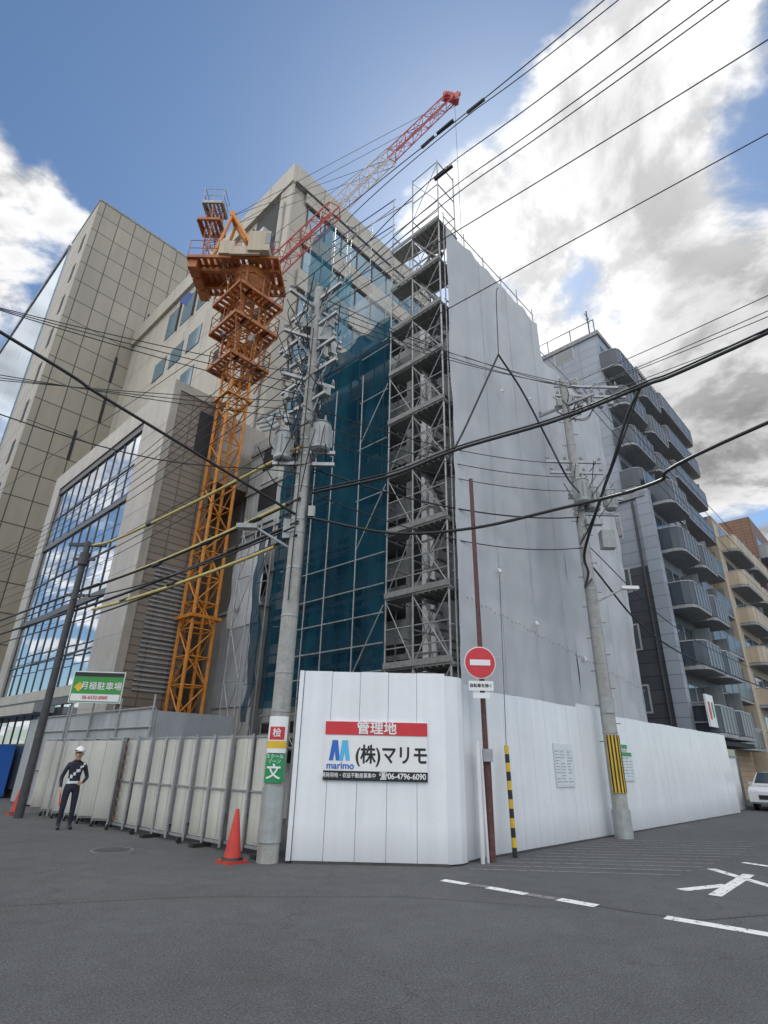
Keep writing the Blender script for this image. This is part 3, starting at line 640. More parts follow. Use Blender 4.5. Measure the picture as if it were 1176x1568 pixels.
# ------------------------------------------------------------ white sheeting
o=Obj('white_protective_sheeting')
o.parts['near']=cloth('wsheet','y',7.68,10.75,16.9,1.5,18.2,.06,21,.08,.12,lambda u:18.1-.10*abs(math.sin(u*2.6)),.8,.3)
o.parts['far']=cloth('wsheet','y',7.70,16.9,22.2,1.5,16.4,.07,31,.08,.12,lambda u:16.4-.1*abs(math.sin(u*2.6)),.8,.3)
o.parts['end']=cloth('wsheet','x',22.22,7.7,9.0,1.5,16.4,.05,41)
sm=o.p('seams','sheetseam')
for u in (12.6,14.4,16.2,18.0,19.8,21.6): sm.tube((u,7.61,1.5),(u,7.63,18.0 if u<16.9 else 16.3),.008,5)
tk=o.p('tie_knots','signwhite')
for (u,z_) in ((12.5,6.3),(13.4,12.7),(14.3,5.2),(17.2,4.6),(15.3,13.4),(18.6,8.6)): tk.tube((u,7.52,z_),(u,7.58,z_+.1),.04,6)
for k in range(56):
    u=10.9+k*.2;z_=5.3-.1*k*.2+.03*math.sin(k*1.7);sm.tube((u,7.55,z_),(u+.08,7.55,z_-.05),.012,4)
o.done()
o=Obj('roof_edge_scaffold');T=o.p('p','scaf')
u=10.8
while u<22.3:
    top=19.1 if u<16.9 else 17.2
    T.tube((u,7.8,1),(u,7.8,top-random.random()*.4),.022,6);u+=1.2
T.tube((10.8,7.8,18.7),(16.9,7.8,18.6),.018);T.tube((16.9,7.8,16.9),(22.2,7.8,16.9),.018)
for zz in (3,6,9,12,15):T.tube((10.8,7.85,zz),(22,7.85,zz),.02)
o.done()
o=Obj('building_under_construction')
W_=o.p('walls','wallw');W_.box(11.7,22.0,9.0,19.4,0,14.6)
W_.box(11.7,16.6,9.0,12.5,14.6,16.2)
q=o.p('openings','dark')
for i in range(7):
    zz=1.2+1.9*i
    for yv in (10.2,12.0,13.8,15.6,17.2): q.box(11.66,11.7,yv,yv+1.2,zz+.3,zz+1.5)
q.box(11.65,11.7,9.55,9.9,2.5,14)
cw=o.p('columns','white')
cw.box(11.58,11.7,9.0,9.2,0,16);cw.box(11.58,11.7,9.3,9.5,0,16)
for i in range(8): o.p('string_courses','wall').box(11.62,11.7,9.0,19.4,2.2+1.95*i,2.35+1.95*i)
o.done()
o=Obj('site_annex_wall');o.p('w','wall').box(11.2,12.3,16.6,20.2,0,6.6);o.p('cap','slab').box(11.1,12.3,16.5,20.2,6.6,6.72)
o.parts['sheet']=cloth('wsheet','x',11.1,16.6,18.6,6.0,9.4,.1,51)
o.p('cladding','fgrey').box(11.15,11.2,16.6,19,3.2,6.1)
o.done()
# ------------------------------------------------------------ tall beige office (D)
o=Obj('beige_office_building');W_=o.p('walls','beige')
W_.box(12.7,26,20.5,44,0,35.6)
W_.box(12.55,12.7,20.35,44,0,29.6);W_.box(12.45,12.7,20.3,44,34.4,36.0);W_.box(12.7,26,20.25,20.5,34.5,36.0)
W_.box(12.55,12.7,20.35,21.6,29.6,34.4)
G=o.p('glass','glassD');Fm=o.p('frames','frame')
for zz in (31.6,28.1,24.6,21.1,17.6,14.1):
    G.fb('y',20.5,13.9,25.5,.02,.05,zz,zz+1.75);Fm.fb('y',20.5,13.8,25.6,.0,.09,zz-.1,zz);Fm.fb('y',20.5,13.8,25.6,.0,.09,zz+1.75,zz+1.85)
    u=13.9
    while u<25.5: Fm.fb('y',20.5,u-.04,u+.04,.05,.1,zz,zz+1.75);u+=1.45
    W_.fb('y',20.5,13.6,26,.09,.22,zz+1.9,zz+3.3)
    u=14.5
    while u<25: o.p('brackets','framel').fb('y',20.5,u,u+.06,.1,.35,zz-.75,zz-.45);u+=2.4
for yy in (24.6,27.0,29.4,31.8,34.2):
    G.fb('x',12.7,yy,yy+1.9,.0,.03,31.0,33.6);Fm.fb('x',12.7,yy-.08,yy,.0,.16,30.9,33.7)
o.p('recess','dark').fb('x',12.7,21.7,24.3,.0,.05,30.2,34.2);o.p('balcony_unit','framel').fb('x',12.7,22.0,23.0,.05,.8,30.4,31.2)
for zz in (27.0,23.5,20.0,16.5):
    for yy in (29.5,32.0,34.5):
        G.fb('x',12.55,yy,yy+1.7,.01,.04,zz,zz+1.6);Fm.fb('x',12.55,yy-.06,yy+1.76,.0,.02,zz-.06,zz+1.66)
    o.p('small_windows','dark').fb('x',12.55,26.3,26.9,.0,.03,zz,zz+1.2)
Fm.fb('y',20.25,12.7,26,0,.05,34.4,34.5)
o.p('downpipe','wall').tube((12.5,21.0,2),(12.5,21.0,33),.07)
o.done()
# ------------------------------------------------------------ glass fronted low office (E)
o=Obj('glass_front_office_building');S_=o.p('stone','stoneE');TB=o.p('side_wall','tileE');G=o.p('glass','glassE');Fm=o.p('frames','frame')
TB.box(7.9,9.9,19.35,33,0,15.5)
for j in range(5):
    yy=21.72+j*2.04
    for k in range(9):
        zz=.3+k*1.62;a=random.uniform(-.008,.008);b=random.uniform(-.008,.008)
        G.add([(7.74+a,yy,zz),(7.74-a,yy+2.04,zz),(7.74-a+b,yy+2.04,zz+1.62),(7.74+a+b,yy,zz+1.62)],[(0,3,2,1)])
S_.box(7.6,7.9,19.3,21.7,0,15.9);S_.box(7.6,7.9,31.9,33.0,0,15.9);S_.box(7.6,7.9,21.7,31.9,14.9,15.9);S_.box(7.9,9.9,19.3,33,15.5,15.9)
Fm.box(7.66,7.76,21.7,31.9,14.55,14.88)
for i,zz in enumerate((3.3,7.2,11.2)):
    Fm.box(7.66,7.76,21.7,31.9,zz,zz+.26)
for zz in (1.9,5.2,9.2,12.9): Fm.box(7.70,7.76,21.7,31.9,zz,zz+.05)
S_.box(7.64,7.76,21.7,31.9,3.57,3.95)
for j in range(11):
    yy=21.7+j*1.02
    Fm.box(7.705,7.76,yy-.03,yy+.03,.2,14.6)
for zz in [1.2*k+.6 for k in range(12)]: o.p('stone_joints','wall').box(7.594,7.6,19.3,21.7,zz,zz+.015)
V=o.p('louvre','slab')
for k in range(28): V.box(8.3,9.6,19.30,19.35,3.6+k*.16,3.66+k*.16)
o.p('vent','dark').box(8.0,8.5,19.30,19.35,1.9,2.9);o.p('vent').box(8.9,9.7,19.31,19.35,13.0,15.0)
S_.box(9.9,12.6,20.0,24,12.5,15.9)
o.p('canopy','slab').box(6.9,7.6,24,40,3.0,3.25);o.p('canopy_fascia','stoneE').box(6.88,6.9,24,40,2.95,3.3)
o.done()
o=Obj('pharmacy_shopfront');o.p('wall','cream').box(7.95,9.5,33.2,42,0,3.8);o.p('glass','glass').box(7.9,7.95,33.5,41,0.3,2.8);o.p('fascia','signblue').box(7.8,7.95,33.2,42,2.9,3.5)
o.done()
for yy in (27.3,28.6):
    o=Obj('vending_machine')
    o.p('body','signblue').box(6.97,7.57,yy,yy+1.1,.05,1.9);o.p('window','signwhite').box(6.94,6.97,yy+.1,yy+1.0,.95,1.75)
    o.p('slot','dark').box(6.94,6.97,yy+.2,yy+.9,.25,.5)
    for a in range(3):
        for b in range(7): o.p('cans','conered').box(6.92,6.94,yy+.14+.12*b,yy+.2+.12*b,1.0+.25*a,1.16+.25*a)
    o.done()
# ------------------------------------------------------------ tall tiled office (F)
o=Obj('stone_clad_office_tower');W_=o.p('cladding','tile');W_.box(6.9,24,43,50,0,47.6)
q=o.p('window_slits','dark')
for (xx,zz) in ((11.5,30),(11.5,26),(13.2,36),(14.4,24),(14.4,20),(10.1,22),(12.6,14)): q.box(xx,xx+.22,42.96,43.0,zz,zz+2.6)
o.p('glass_wing','glassblue').box(6.8,22,50,100,4,46.8)
o.p('wing_base','tile').box(6.7,22,50.02,100,0,4);o.p('parapet','slab').box(6.7,22,50.02,100,46.8,47.4)
FF=o.p('side_windows','dark')
for k in range(12): FF.box(6.87,6.9,44.5,45.2,3+3.6*k,4.9+3.6*k)
o.p('coping','slab').box(6.85,24,42.95,50,47.6,47.8)
o.done()
# ------------------------------------------------------------ right hand apartment blocks
def balcony(o,x0,x1,y,zf,dep=1.3,rail='balc',key=''):
    ch=.45 if dep>1 else .3
    pl=[(x0,y),(x0,y-dep+ch),(x0+ch*.3,y-dep+ch*.3),(x0+ch,y-dep),(x1-ch,y-dep),(x1-ch*.3,y-dep+ch*.3),(x1,y-dep+ch),(x1,y)]
    o.p('balcony_slabs'+key,'slab').prism(pl,zf-.15,zf)
    R2=o.p('balcony_rails'+key,rail)
    for a,b in zip(pl,pl[1:]): wallseg(R2,a,b,zf+.04,zf+1.1,.03)
    H=o.p('handrails'+key,'framel')
    for a,b in zip(pl,pl[1:]): H.tube((*a,zf+1.13),(*b,zf+1.13),.03,5)
    u=x0+ch
    while u<x1-ch+.01: H.tube((u,y-dep-.02,zf),(u,y-dep-.02,zf+1.1),.018,4);u+=max(.5,(x1-x0-2*ch)/4)
    o.p('balcony_doors'+key,'glass').box(x0+.5,x1-.5,y-.03,y,zf+.05,zf+2.1);o.p('door_frames'+key,'framel').box((x0+x1)/2-.04,(x0+x1)/2+.04,y-.05,y-.03,zf+.05,zf+2.1)
    o.p('partitions'+key,'slab').box(x1-.06,x1+.0,y-dep*.7,y,zf,zf+2.2)
o=Obj('balcony_apartment_block')
W_=o.p('walls','navy');W_.box(27.5,34.6,7.9,22,0,10.6);U=o.p('upper_walls','bluegrey');U.box(27.5,34.6,7.9,22,10.6,14.2)
U.box(27.4,27.9,7.7,8.3,0,14.6);o.p('parapet','slab').box(27.35,34.7,7.85,22,14.2,14.5)
for k,zz in enumerate((3.0,5.8,8.6,11.4)):
    balcony(o,28.1,31.1,7.9,zz,1.15);balcony(o,31.4,34.4,7.9,zz,1.15)
    o.p('windows','glass').fb('x',27.5,9.3,10.2,.0,.03,zz+.9,zz+2.0);o.p('window_frames','framel').fb('x',27.5,9.22,10.28,.0,.02,zz+.82,zz+2.08)
    o.p('windows').fb('x',27.5,12.0,12.8,.0,.03,zz+.9,zz+2.0)
balcony(o,28.1,31.1,7.9,14.0,1.15)
o.p('ground_shop','glass').box(28.2,34,7.84,7.9,.3,2.5);o.p('awning','dark').box(28,34.5,7.0,7.9,2.55,2.75)
o.p('drain_pipe','scafd').tube((27.35,8.5,0),(27.35,8.5,14),.06)
for k in range(3): o.p('air_conditioner','signwhite').box(28.6+1.6*k,29.3+1.6*k,7.5,7.85,3.02+2.8*k,3.6+2.8*k)
o.done()
o=Obj('pharmacy_blade_sign');
o.p('panel','signwhite').box(27.2,28.2,6.9,6.98,3.2,4.5);o.p('mark','signred').box(27.33,27.53,6.88,6.9,3.5,4.2).box(27.3,27.56,6.879,6.899,3.75,3.95);o.p('mark2','signgreen').box(27.8,27.95,6.88,6.9,3.6,4.2)
o.p('side','signwhite').box(27.15,27.2,6.9,6.98,3.2,4.5)
o.p('bracket','steel').box(27.9,28,6.98,7.9,3.4,3.46).box(27.9,28,6.98,7.9,4.2,4.26);o.done()
o=Obj('grey_apartment_tower');U=o.p('walls','bluegrey');U.box(29.0,36.3,9.3,22,14.6,26.6);U.box(34.8,36.3,9.3,22,0,14.6)
o.p('parapet','slab').box(28.9,36.3,9.2,22,26.6,26.9)
for k in range(5):
    zz=15.2+2.75*(k-.9)
    balcony(o,28.7,32.4,9.3,zz,1.1);balcony(o,32.8,36.2,9.3,zz,1.1)
    o.p('windows','glass').fb('x',29.0,11.0,12.2,.0,.03,zz+2,zz+3.1);o.p('window_frames','framel').fb('x',29,10.92,12.28,.0,.02,zz+1.92,zz+3.18)
    o.p('windows').fb('x',29.0,14.5,15.2,.0,.03,zz+2,zz+3.1)
o.p('roof_antenna','scafd').tube((29.5,9.9,26.8),(29.5,9.9,29.3),.04).tube((29.1,9.9,28.8),(29.9,9.9,28.8),.02).tube((29.2,9.9,28.4),(29.8,9.9,28.4),.02)
for k in range(6): o.p('roof_rail','scafd').tube((29,9.4+k*1.6,26.9),(29,9.4+k*1.6,27.9),.03)
o.p('roof_rail').tube((29,9.4,27.9),(29,18,27.9),.03)
o.done()
o=Obj('tan_brick_apartment_tower');W_=o.p('walls','tan');W_.box(36.5,45,9.4,24,0,28.2);o.p('parapet','slab').box(36.4,45,9.3,24,28.2,28.6)
for k in range(9):
    zz=2.8+2.8*k
    balcony(o,37.2,44.6,9.4,zz,1.0);o.p('windows','glass').fb('x',36.5,11.5,12.7,.0,.03,zz+.9,zz+2)
o.done()
o=Obj('cream_apartment_block');W_=o.p('walls','cream');W_.box(45.5,58,8.6,24,0,19.4)
for k in range(6):
    zz=2.8+2.8*k;balcony(o,46.5,52,8.6,zz,1.1,'cream');balcony(o,52.4,57.6,8.6,zz,1.1,'cream')
    o.p('windows','glass').fb('x',45.5,10,11.2,.0,.03,zz+.9,zz+2)
o.done()
o=Obj('brown_brick_apartment_block');W_=o.p('walls','brown');W_.box(58.5,72,8.0,24,0,23.5)
for k in range(7): 
    balcony(o,59,71.5,8.0,2.8+2.8*k,1.1,'slab');o.p('windows','glass').fb('x',58.5,9.4,10.8,.0,.03,3.7+2.8*k,4.9+2.8*k)
o.done()
o=Obj('distant_street_buildings')
for k,(x0,x1,y0,h,m_) in enumerate(((73,90,7.5,20,'cream'),(90,112,7.2,27,'slab'),(112,140,7,22,'brown'),(140,190,6.5,30,'slab'))):
    o.p('block_%d'%k,m_).box(x0,x1,y0,30,0,h);
    for j in range(int(h/3)): o.p('bands_%d'%k,'glass').box(x0+1,x1-1,y0-.05,y0,1.5+3*j,2.8+3*j)
o.p('street_end','slab').box(-4,6,120,135,0,25)
o.done()
o=Obj('opposite_office_building');W_=o.p('walls','cream');W_.box(-28,-12,22,44,0,8)
for k in range(2):
    for j in range(7): o.p('windows','glass').box(-12,-11.96,23.2+j*3,25.2+j*3,1.5+3.3*k,3.1+3.3*k)
o.done()
# ------------------------------------------------------------ crane
cr=Obj('tower_crane');A=cr.p('mast','orange');cx,cy,h=9.9,18.6,.43
def lattice(P,p,q,w,seg,r,rb):
    p=Vector(p);q=Vector(q);d=(q-p).normalized();a=(Vector((1,0,0)) if abs(d.z)>.9 else d.cross(Vector((0,0,1))).normalized());b=d.cross(a).normalized()
    n=max(1,int((q-p).length/seg));cs=[(-1,-1),(1,-1),(1,1),(-1,1)]
    def pt(i,k,ww=w): 
        c=p.lerp(q,i/n);return c+a*cs[k][0]*ww+b*cs[k][1]*ww
    for k in range(4): P.tube(pt(0,k),pt(n,k),r,6)
    for i in range(n+1):
        for k in range(4): P.tube(pt(i,k),pt(i,(k+1)%4),rb,5)
    for i in range(n):
        for k in range(4):
            if (i+k)%2: P.tube(pt(i,k),pt(i+1,(k+1)%4),rb,5)
            else: P.tube(pt(i,(k+1)%4),pt(i+1,k),rb,5)
def grate(P,c,ux,uy,hx,hy,n=9):
    c=Vector(c);ux=Vector(ux);uy=Vector(uy)
    for s in (-1,1):
        P.ob(c+ux*hx*s,ux,uy,up,.05,hy,.08);P.ob(c+uy*hy*s,ux,uy,up,hx,.05,.08)
    for k in range(n): P.ob(c+ux*hx*(-1+2*(k+.5)/n)+Vector((0,0,.03)),ux,uy,up,hx/n*.62,hy,.015)
lattice(A,(cx,cy,0),(cx,cy,22),h,.95,.065,.03)
for zz in (6.1,15.6): A.box(cx-.6,cx+.6,cy-.6,cy-.5,zz,zz+.12).box(cx-.6,cx+.6,cy+.5,cy+.6,zz,zz+.12).box(cx-.6,cx-.5,cy-.5,cy+.5,zz,zz+.12).box(cx+.5,cx+.6,cy-.5,cy+.5,zz,zz+.12)
Bq=cr.p('climbing_frame','orangeb')
lattice(Bq,(cx,cy,17.2),(cx,cy,22.6),.62,.9,.06,.035)
for zz,ww in ((17.3,.95),(19.3,1.1),(21.0,1.15)):
    for s in (-1,1):
        grate(Bq,(cx+s*(ww+.62)/2,cy,zz),(0,1,0),(1,0,0),ww,(ww-.62)/2,7);grate(Bq,(cx,cy+s*(ww+.62)/2,zz),(1,0,0),(0,1,0),.6,(ww-.62)/2,5)
        for t_ in (-1,0,1):
            Bq.tube((cx+s*ww,cy+t_*ww,zz),(cx+s*ww,cy+t_*ww,zz+1),.022,5);Bq.tube((cx+t_*ww,cy+s*ww,zz),(cx+t_*ww,cy+s*ww,zz+1),.022,5)
        for dz in (.5,1.0):
            Bq.tube((cx+s*ww,cy-ww,zz+dz),(cx+s*ww,cy+ww,zz+dz),.02,5);Bq.tube((cx-ww,cy+s*ww,zz+dz),(cx+ww,cy+s*ww,zz+dz),.02,5)
        Bq.tube((cx+s*ww,cy-ww,zz),(cx+s*.6,cy-.6,zz-1.2),.035,5)
for k in range(30):
    p_=Vector((cx+random.uniform(-.8,.8),cy+random.uniform(-.8,.8),random.uniform(17.6,22.4)));q_=p_+Vector((random.uniform(-.6,.6),random.uniform(-.6,.6),random.uniform(-1,1)))
    Bq.tube(p_,q_,.03,5)
for k in range(6): cr.p('hydraulics','trans').ob((cx+random.uniform(-.7,.7),cy+random.uniform(-.7,.7),18+.7*k),rt,fd,up,.13,.13,.16)
jd=Vector((6.9,-7.3,0)).normalized();jn=Vector((-jd.y,jd.x,0));C0=Vector((cx,cy,22.7))
Bq.tube(C0-Vector((0,0,.3)),C0+Vector((0,0,.15)),.85,24)
Bq.tube(C0-Vector((0,0,.9)),C0-Vector((0,0,.3)),.6,24,.8)
PF=cr.p('slewing_platform','orangeb')
grate(PF,C0-jd*.7+Vector((0,0,.25)),jd,jn,2.1,1.15,14)
for s in (-.5,.5): PF.ob(C0-jd*.7+jn*s+Vector((0,0,.12)),jd,jn,up,2.1,.07,.12)
for k in range(3): PF.ob(C0-jd*2.55+jn*(-.75+.75*k)+Vector((0,0,.05)),jd,jn,up,.2,.33,.36)
for s in (-1,1):
    for k in range(6): PF.tube(C0+jn*s*1.15-jd*(2.8-.8*k)+Vector((0,0,.3)),C0+jn*s*1.15-jd*(2.8-.8*k)+Vector((0,0,1.3)),.02,5)
    for dz in (.8,1.3): PF.tube(C0+jn*s*1.15-jd*2.8+Vector((0,0,dz)),C0+jn*s*1.15+jd*1.4+Vector((0,0,dz)),.02,5)
PF.ob(C0-jd*1.9+Vector((0,0,.65)),jd,jn,up,.45,.6,.3)
cr.p('winch_drum','scafd').tube(C0-jd*.9-jn*.6+Vector((0,0,.8)),C0-jd*.9+jn*.6+Vector((0,0,.8)),.32,16)
CB=cr.p('cab','cream');CB.ob(C0+jd*.55-jn*1.1+Vector((0,0,.95)),jd,jn,up,.5,.42,.62);cr.p('cab_glass','glass').ob(C0+jd*.95-jn*1.1+Vector((0,0,1.1)),jd,jn,up,.12,.43,.36)
CB.ob(C0-jd*1.0-jn*1.0+Vector((0,0,.75)),jd,jn,up,.35,.3,.4);CB.ob(C0-jd*.1-jn*1.35+Vector((0,0,.45)),jd,jn,up,.7,.05,.25)
AF=cr.p('a_frame','orange')
top=C0-jd*1.4+Vector((0,0,4.2))
for s in (-1,1):
    AF.tube(C0+jd*.7+jn*s*.6+Vector((0,0,.3)),top+jn*s*.3,.1,8);AF.tube(C0-jd*2.0+jn*s*.6+Vector((0,0,.3)),top+jn*s*.3,.08,8)
    AF.tube(C0+jd*.1+jn*s*.6+Vector((0,0,1.5)),C0-jd*1.8+jn*s*.5+Vector((0,0,1.9)),.05,6)
AF.tube(top-jn*.4,top+jn*.4,.16,12);AF.tube(C0-jd*.5-jn*.5+Vector((0,0,2.4)),C0-jd*.5+jn*.5+Vector((0,0,2.4)),.06)
LF=cr.p('access_cage','orangeb');lattice(LF,C0-jd*2.2+Vector((0,0,1.2)),C0-jd*2.5+Vector((0,0,5.0)),.3,.6,.03,.018)
grate(LF,C0-jd*2.5+Vector((0,0,3.6)),jd,jn,.55,.5,5);CT=cr.p('cage_top','scaf')
grate(CT,C0-jd*2.5+Vector((0,0,4.9)),jd,jn,.5,.45,5)
for s in (-1,1):
    for w in (-1,0,1): CT.tube(C0-jd*(2.5+.5*w)+jn*s*.45+Vector((0,0,4.9)),C0-jd*(2.5+.5*w)+jn*s*.45+Vector((0,0,5.9)),.018,5)
    for dz in (5.4,5.9):
        CT.tube(C0-jd*3.0+jn*s*.45+Vector((0,0,dz)),C0-jd*2.0+jn*s*.45+Vector((0,0,dz)),.018,5);CT.tube(C0-jd*(2.5+.5*s)-jn*.45+Vector((0,0,dz)),C0-jd*(2.5+.5*s)+jn*.45+Vector((0,0,dz)),.018,5)
J0=C0+jd*1.0+Vector((0,0,.9));J1=Vector((16.8,11.3,37.6))
def jp(a): return J0.lerp(J1,a)
lattice(cr.p('jib_root','red'),jp(0),jp(.30),.32,.8,.04,.018);lattice(cr.p('jib_mid','jwhite'),jp(.30),jp(.62),.30,.8,.035,.016);lattice(cr.p('jib_tip','red'),jp(.62),jp(1),.25,.8,.035,.016)
PJ=cr.p('jib_head','red');jv=(J1-J0).normalized();jw=jv.cross(jn)
PJ.ob(J1+jv*.1,jv,jn,jw,.3,.12,.3);PJ.ob(J1+jv*.45-jw*.15,jv,jn,jw,.25,.1,.12);PJ.tube(J1-jn*.2+jw*.3,J1+jn*.2+jw*.3,.22,14);PJ.tube(J1-jn*.2-jw*.35,J1+jn*.2-jw*.35,.2,14)
WR=cr.p('hoist_ropes','wireg')
for s in (-.25,.25):
    WR.tube(top+jn*s,J1+jn*s-jw*.45,.014,5);WR.tube(top+jn*s,jp(.6)+jn*s-jw*.5,.014,5)
WR.tube(J1+jv*.4,J1+jv*.4-Vector((0,0,14)),.012,5)
WR.tube(C0-jd*.9+Vector((0,0,1.2)),J1-jw*.4,.012,5)
cr.p('jib_foot','red').ob(J0-jv*.3,jv,jn,jw,.4,.35,.18)
cr.p('flag','blue').poly([C0-jd*3.0+Vector((0,0,-.8)),C0-jd*3.3+Vector((0,0,-1.4)),C0-jd*2.9+Vector((0,0,-1.7)),C0-jd*2.7+Vector((0,0,-.9))])
cr.done()
# ------------------------------------------------------------ guard
def guard():
    J=[((0,0,.93),.13),((0,-.0,1.12),.125),((0,.0,1.3),.15),((0,.01,1.43),.09),((0,.0,1.5),.055),((0,-.02,1.57),.085),((0,-.02,1.65),.09)]
    E=[(0,1),(1,2),(2,3),(3,4),(4,5),(5,6)]
    def ch(root,pts):
        pr=root
        for p,r in pts: J.append((p,r));E.append((pr,len(J)-1));pr=len(J)-1
        return pr
    for s in (-1,1):
        ch(0,[((.1*s,0,.86),.1),((.11*s,-.02,.5),.07),((.12*s,.0,.28),.058),((.12*s,.01,.1),.045),((.125*s,-.06,.045),.045),((.135*s,-.17,.035),.036)])
    w1=ch(2,[((-.17,0,1.38),.065),((-.24,.0,1.2),.05),((-.27,.01,1.08),.046),((-.26,-.08,.9),.034),((-.255,-.1,.85),.032),((-.25,-.11,.81),.03)])
    w2=ch(2,[((.17,0,1.38),.065),((.25,.02,1.2),.05),((.29,.03,1.1),.046),((.2,-.12,1.0),.034),((.16,-.15,.99),.032),((.13,-.165,.985),.03)])
    for (w,d,sd) in ((w1,Vector((.02,-.03,-1)),Vector((0,1,0))),(w2,Vector((-1,-.25,-.15)),Vector((0,0,1)))):
        b=Vector(J[w][0])
        for k,l in enumerate((.07,.078,.074,.06)):
            o_=sd*(.02*(k-1.5));ch(w,[(tuple(b+o_+d*.02),.010),(tuple(b+o_+d*l*.6+Vector((0,-.008,0))),.009),(tuple(b+o_+d*l+Vector((0,-.02,0))),.007)])
        ch(w-1,[(tuple(b-sd*.035),.011),(tuple(b-sd*.05+d*.035),.009)])
    me=bpy.data.meshes.new('g');me.from_pydata([j[0] for j in J],E,[]);ob=bpy.data.objects.new('g',me);col.objects.link(ob)
    sk=ob.modifiers.new('s','SKIN');sk.use_smooth_shade=True
    for i,(p,r) in enumerate(J): me.skin_vertices[0].data[i].radius=(r,r*(.72 if i in(1,2) else 1))
    me.skin_vertices[0].data[0].use_root=True
    ob.modifiers.new('d','SUBSURF').levels=2
    bpy.context.view_layer.update()
    m2=bpy.data.meshes.new_from_object(ob.evaluated_get(bpy.context.evaluated_depsgraph_get()));bpy.data.objects.remove(ob)
    m2.materials.clear()
    for k in ('navyc','skin','black','refl'): m2.materials.append(M[k])
    for f in m2.polygons:
        c=f.center;f.use_smooth=True;i=0
        if c.z>1.46: i=1
        elif c.z<.08: i=2
        elif c.x<-.2 and c.z<.89: i=1
        elif c.x<.17 and c.y<-.135 and .9<c.z<1.06 and c.x>-.05: i=1
        elif abs(c.z-.98)<.025 and abs(c.x)<.17: i=3
        elif c.z>1.0 and abs((c.z-1.2)*.8-(c.x))<.03 and abs(c.x)<.2: i=3
        f.material_index=i
    b=bpy.data.objects.new('body',m2);col.objects.link(b)
    o=Obj('security_guard');o.extra.append(b)
    H=o.p('helmet','signwhite')
    n=16;rings=[(.0,.115),(.04,.112),(.08,.09),(.11,.05),(.122,.0)]
    vs=[];
    for dz,r in rings:
        for i in range(n): vs.append((r*math.cos(2*math.pi*i/n)*.95,-.02+r*math.sin(2*math.pi*i/n)*1.08,1.675+dz))
    H.add(vs,[(a*n+i,a*n+(i+1)%n,(a+1)*n+(i+1)%n,(a+1)*n+i) for a in range(4) for i in range(n)]);H.smooth=True
    o.p('helmet_band','navyc').tube((0,-.02,1.672),(0,-.02,1.70),.117,20);o.p('peak','signwhite').ob((0,-.15,1.672),(1,0,0),(0,1,-.3),(0,.3,1),.08,.045,.006)
    o.p('eyes','black').tube((-.032,-.1,1.635),(-.032,-.108,1.635),.01,8).tube((.032,-.1,1.635),(.032,-.108,1.635),.01,8)
    o.p('nose','skin').tube((0,-.095,1.63),(0,-.122,1.60),.01,8,.014);o.p('mouth','rust').ob((0,-.1,1.565),(1,0,0),(0,1,0),up,.022,.006,.004)
    o.p('ears','skin').ob((-.092,-.01,1.615),(1,0,0),(0,1,0),up,.01,.02,.03).ob((.092,-.01,1.615),(1,0,0),(0,1,0),up,.01,.02,.03)
    o.p('hair','black').ob((0,.06,1.62),(1,0,0),(0,1,0),up,.07,.025,.045)
    o.p('baton','conered').tube((-.25,-.12,.84),(-.22,-.2,.5),.016,8)
    e=o.done();e.location=(5.75,15.6,0);e.rotation_euler=(0,0,math.radians(-10))
guard()
def car():
    o=Obj('parked_car')
    prof=[(0,.35),(0,.75),(.25,.92),(1.0,1.02),(1.75,1.5),(3.1,1.52),(3.85,1.05),(4.2,.98),(4.25,.4),(4.1,.28),(.1,.28)]
    P=o.p('body','carw');w=.82
    n=len(prof);vs=[(x,-w*(.86 if z>1.1 else 1),z) for x,z in prof]+[(x,w*(.86 if z>1.1 else 1),z) for x,z in prof]
    P.add(vs,[tuple(range(n)),tuple(range(n,2*n))[::-1]]+[(i,(i+1)%n,n+(i+1)%n,n+i)[::-1] for i in range(n)])
    g_=o.p('windows','glass')
    g_.poly([(1.05,-.73,1.075),(1.72,-.66,1.50),(1.72,.66,1.50),(1.05,.73,1.075)]) 
    for s in (-1,1):
        g_.poly([(1.25,s*.83,1.04),(1.85,s*.735,1.44),(2.4,s*.735,1.46),(2.4,s*.83,1.04)]);g_.poly([(2.48,s*.83,1.04),(2.48,s*.735,1.46),(3.05,s*.735,1.46),(3.6,s*.83,1.06)])
        for x in (.8,3.4):
            o.p('tyres','black').tube((x,s*.66,.32),(x,s*.84,.32),.32,20);o.p('hubs','steel').tube((x,s*.84,.32),(x,s*.85,.32),.19,12)
        o.p('headlights','signwhite').ob((.08,s*.6,.75),(1,0,.3),(0,1,0),up,.06,.16,.07);o.p('mirrors','carw').ob((1.35,s*.93,1.05),(1,0,0),(0,1,0),up,.06,.09,.06)
    o.p('grille','dark').box(-.02,.02,-.45,.45,.45,.62);o.p('number_plate','signwhite').box(-.03,-.02,-.17,.17,.36,.44)
    e=o.done();e.location=(30.6,6.05,0);return e
car()
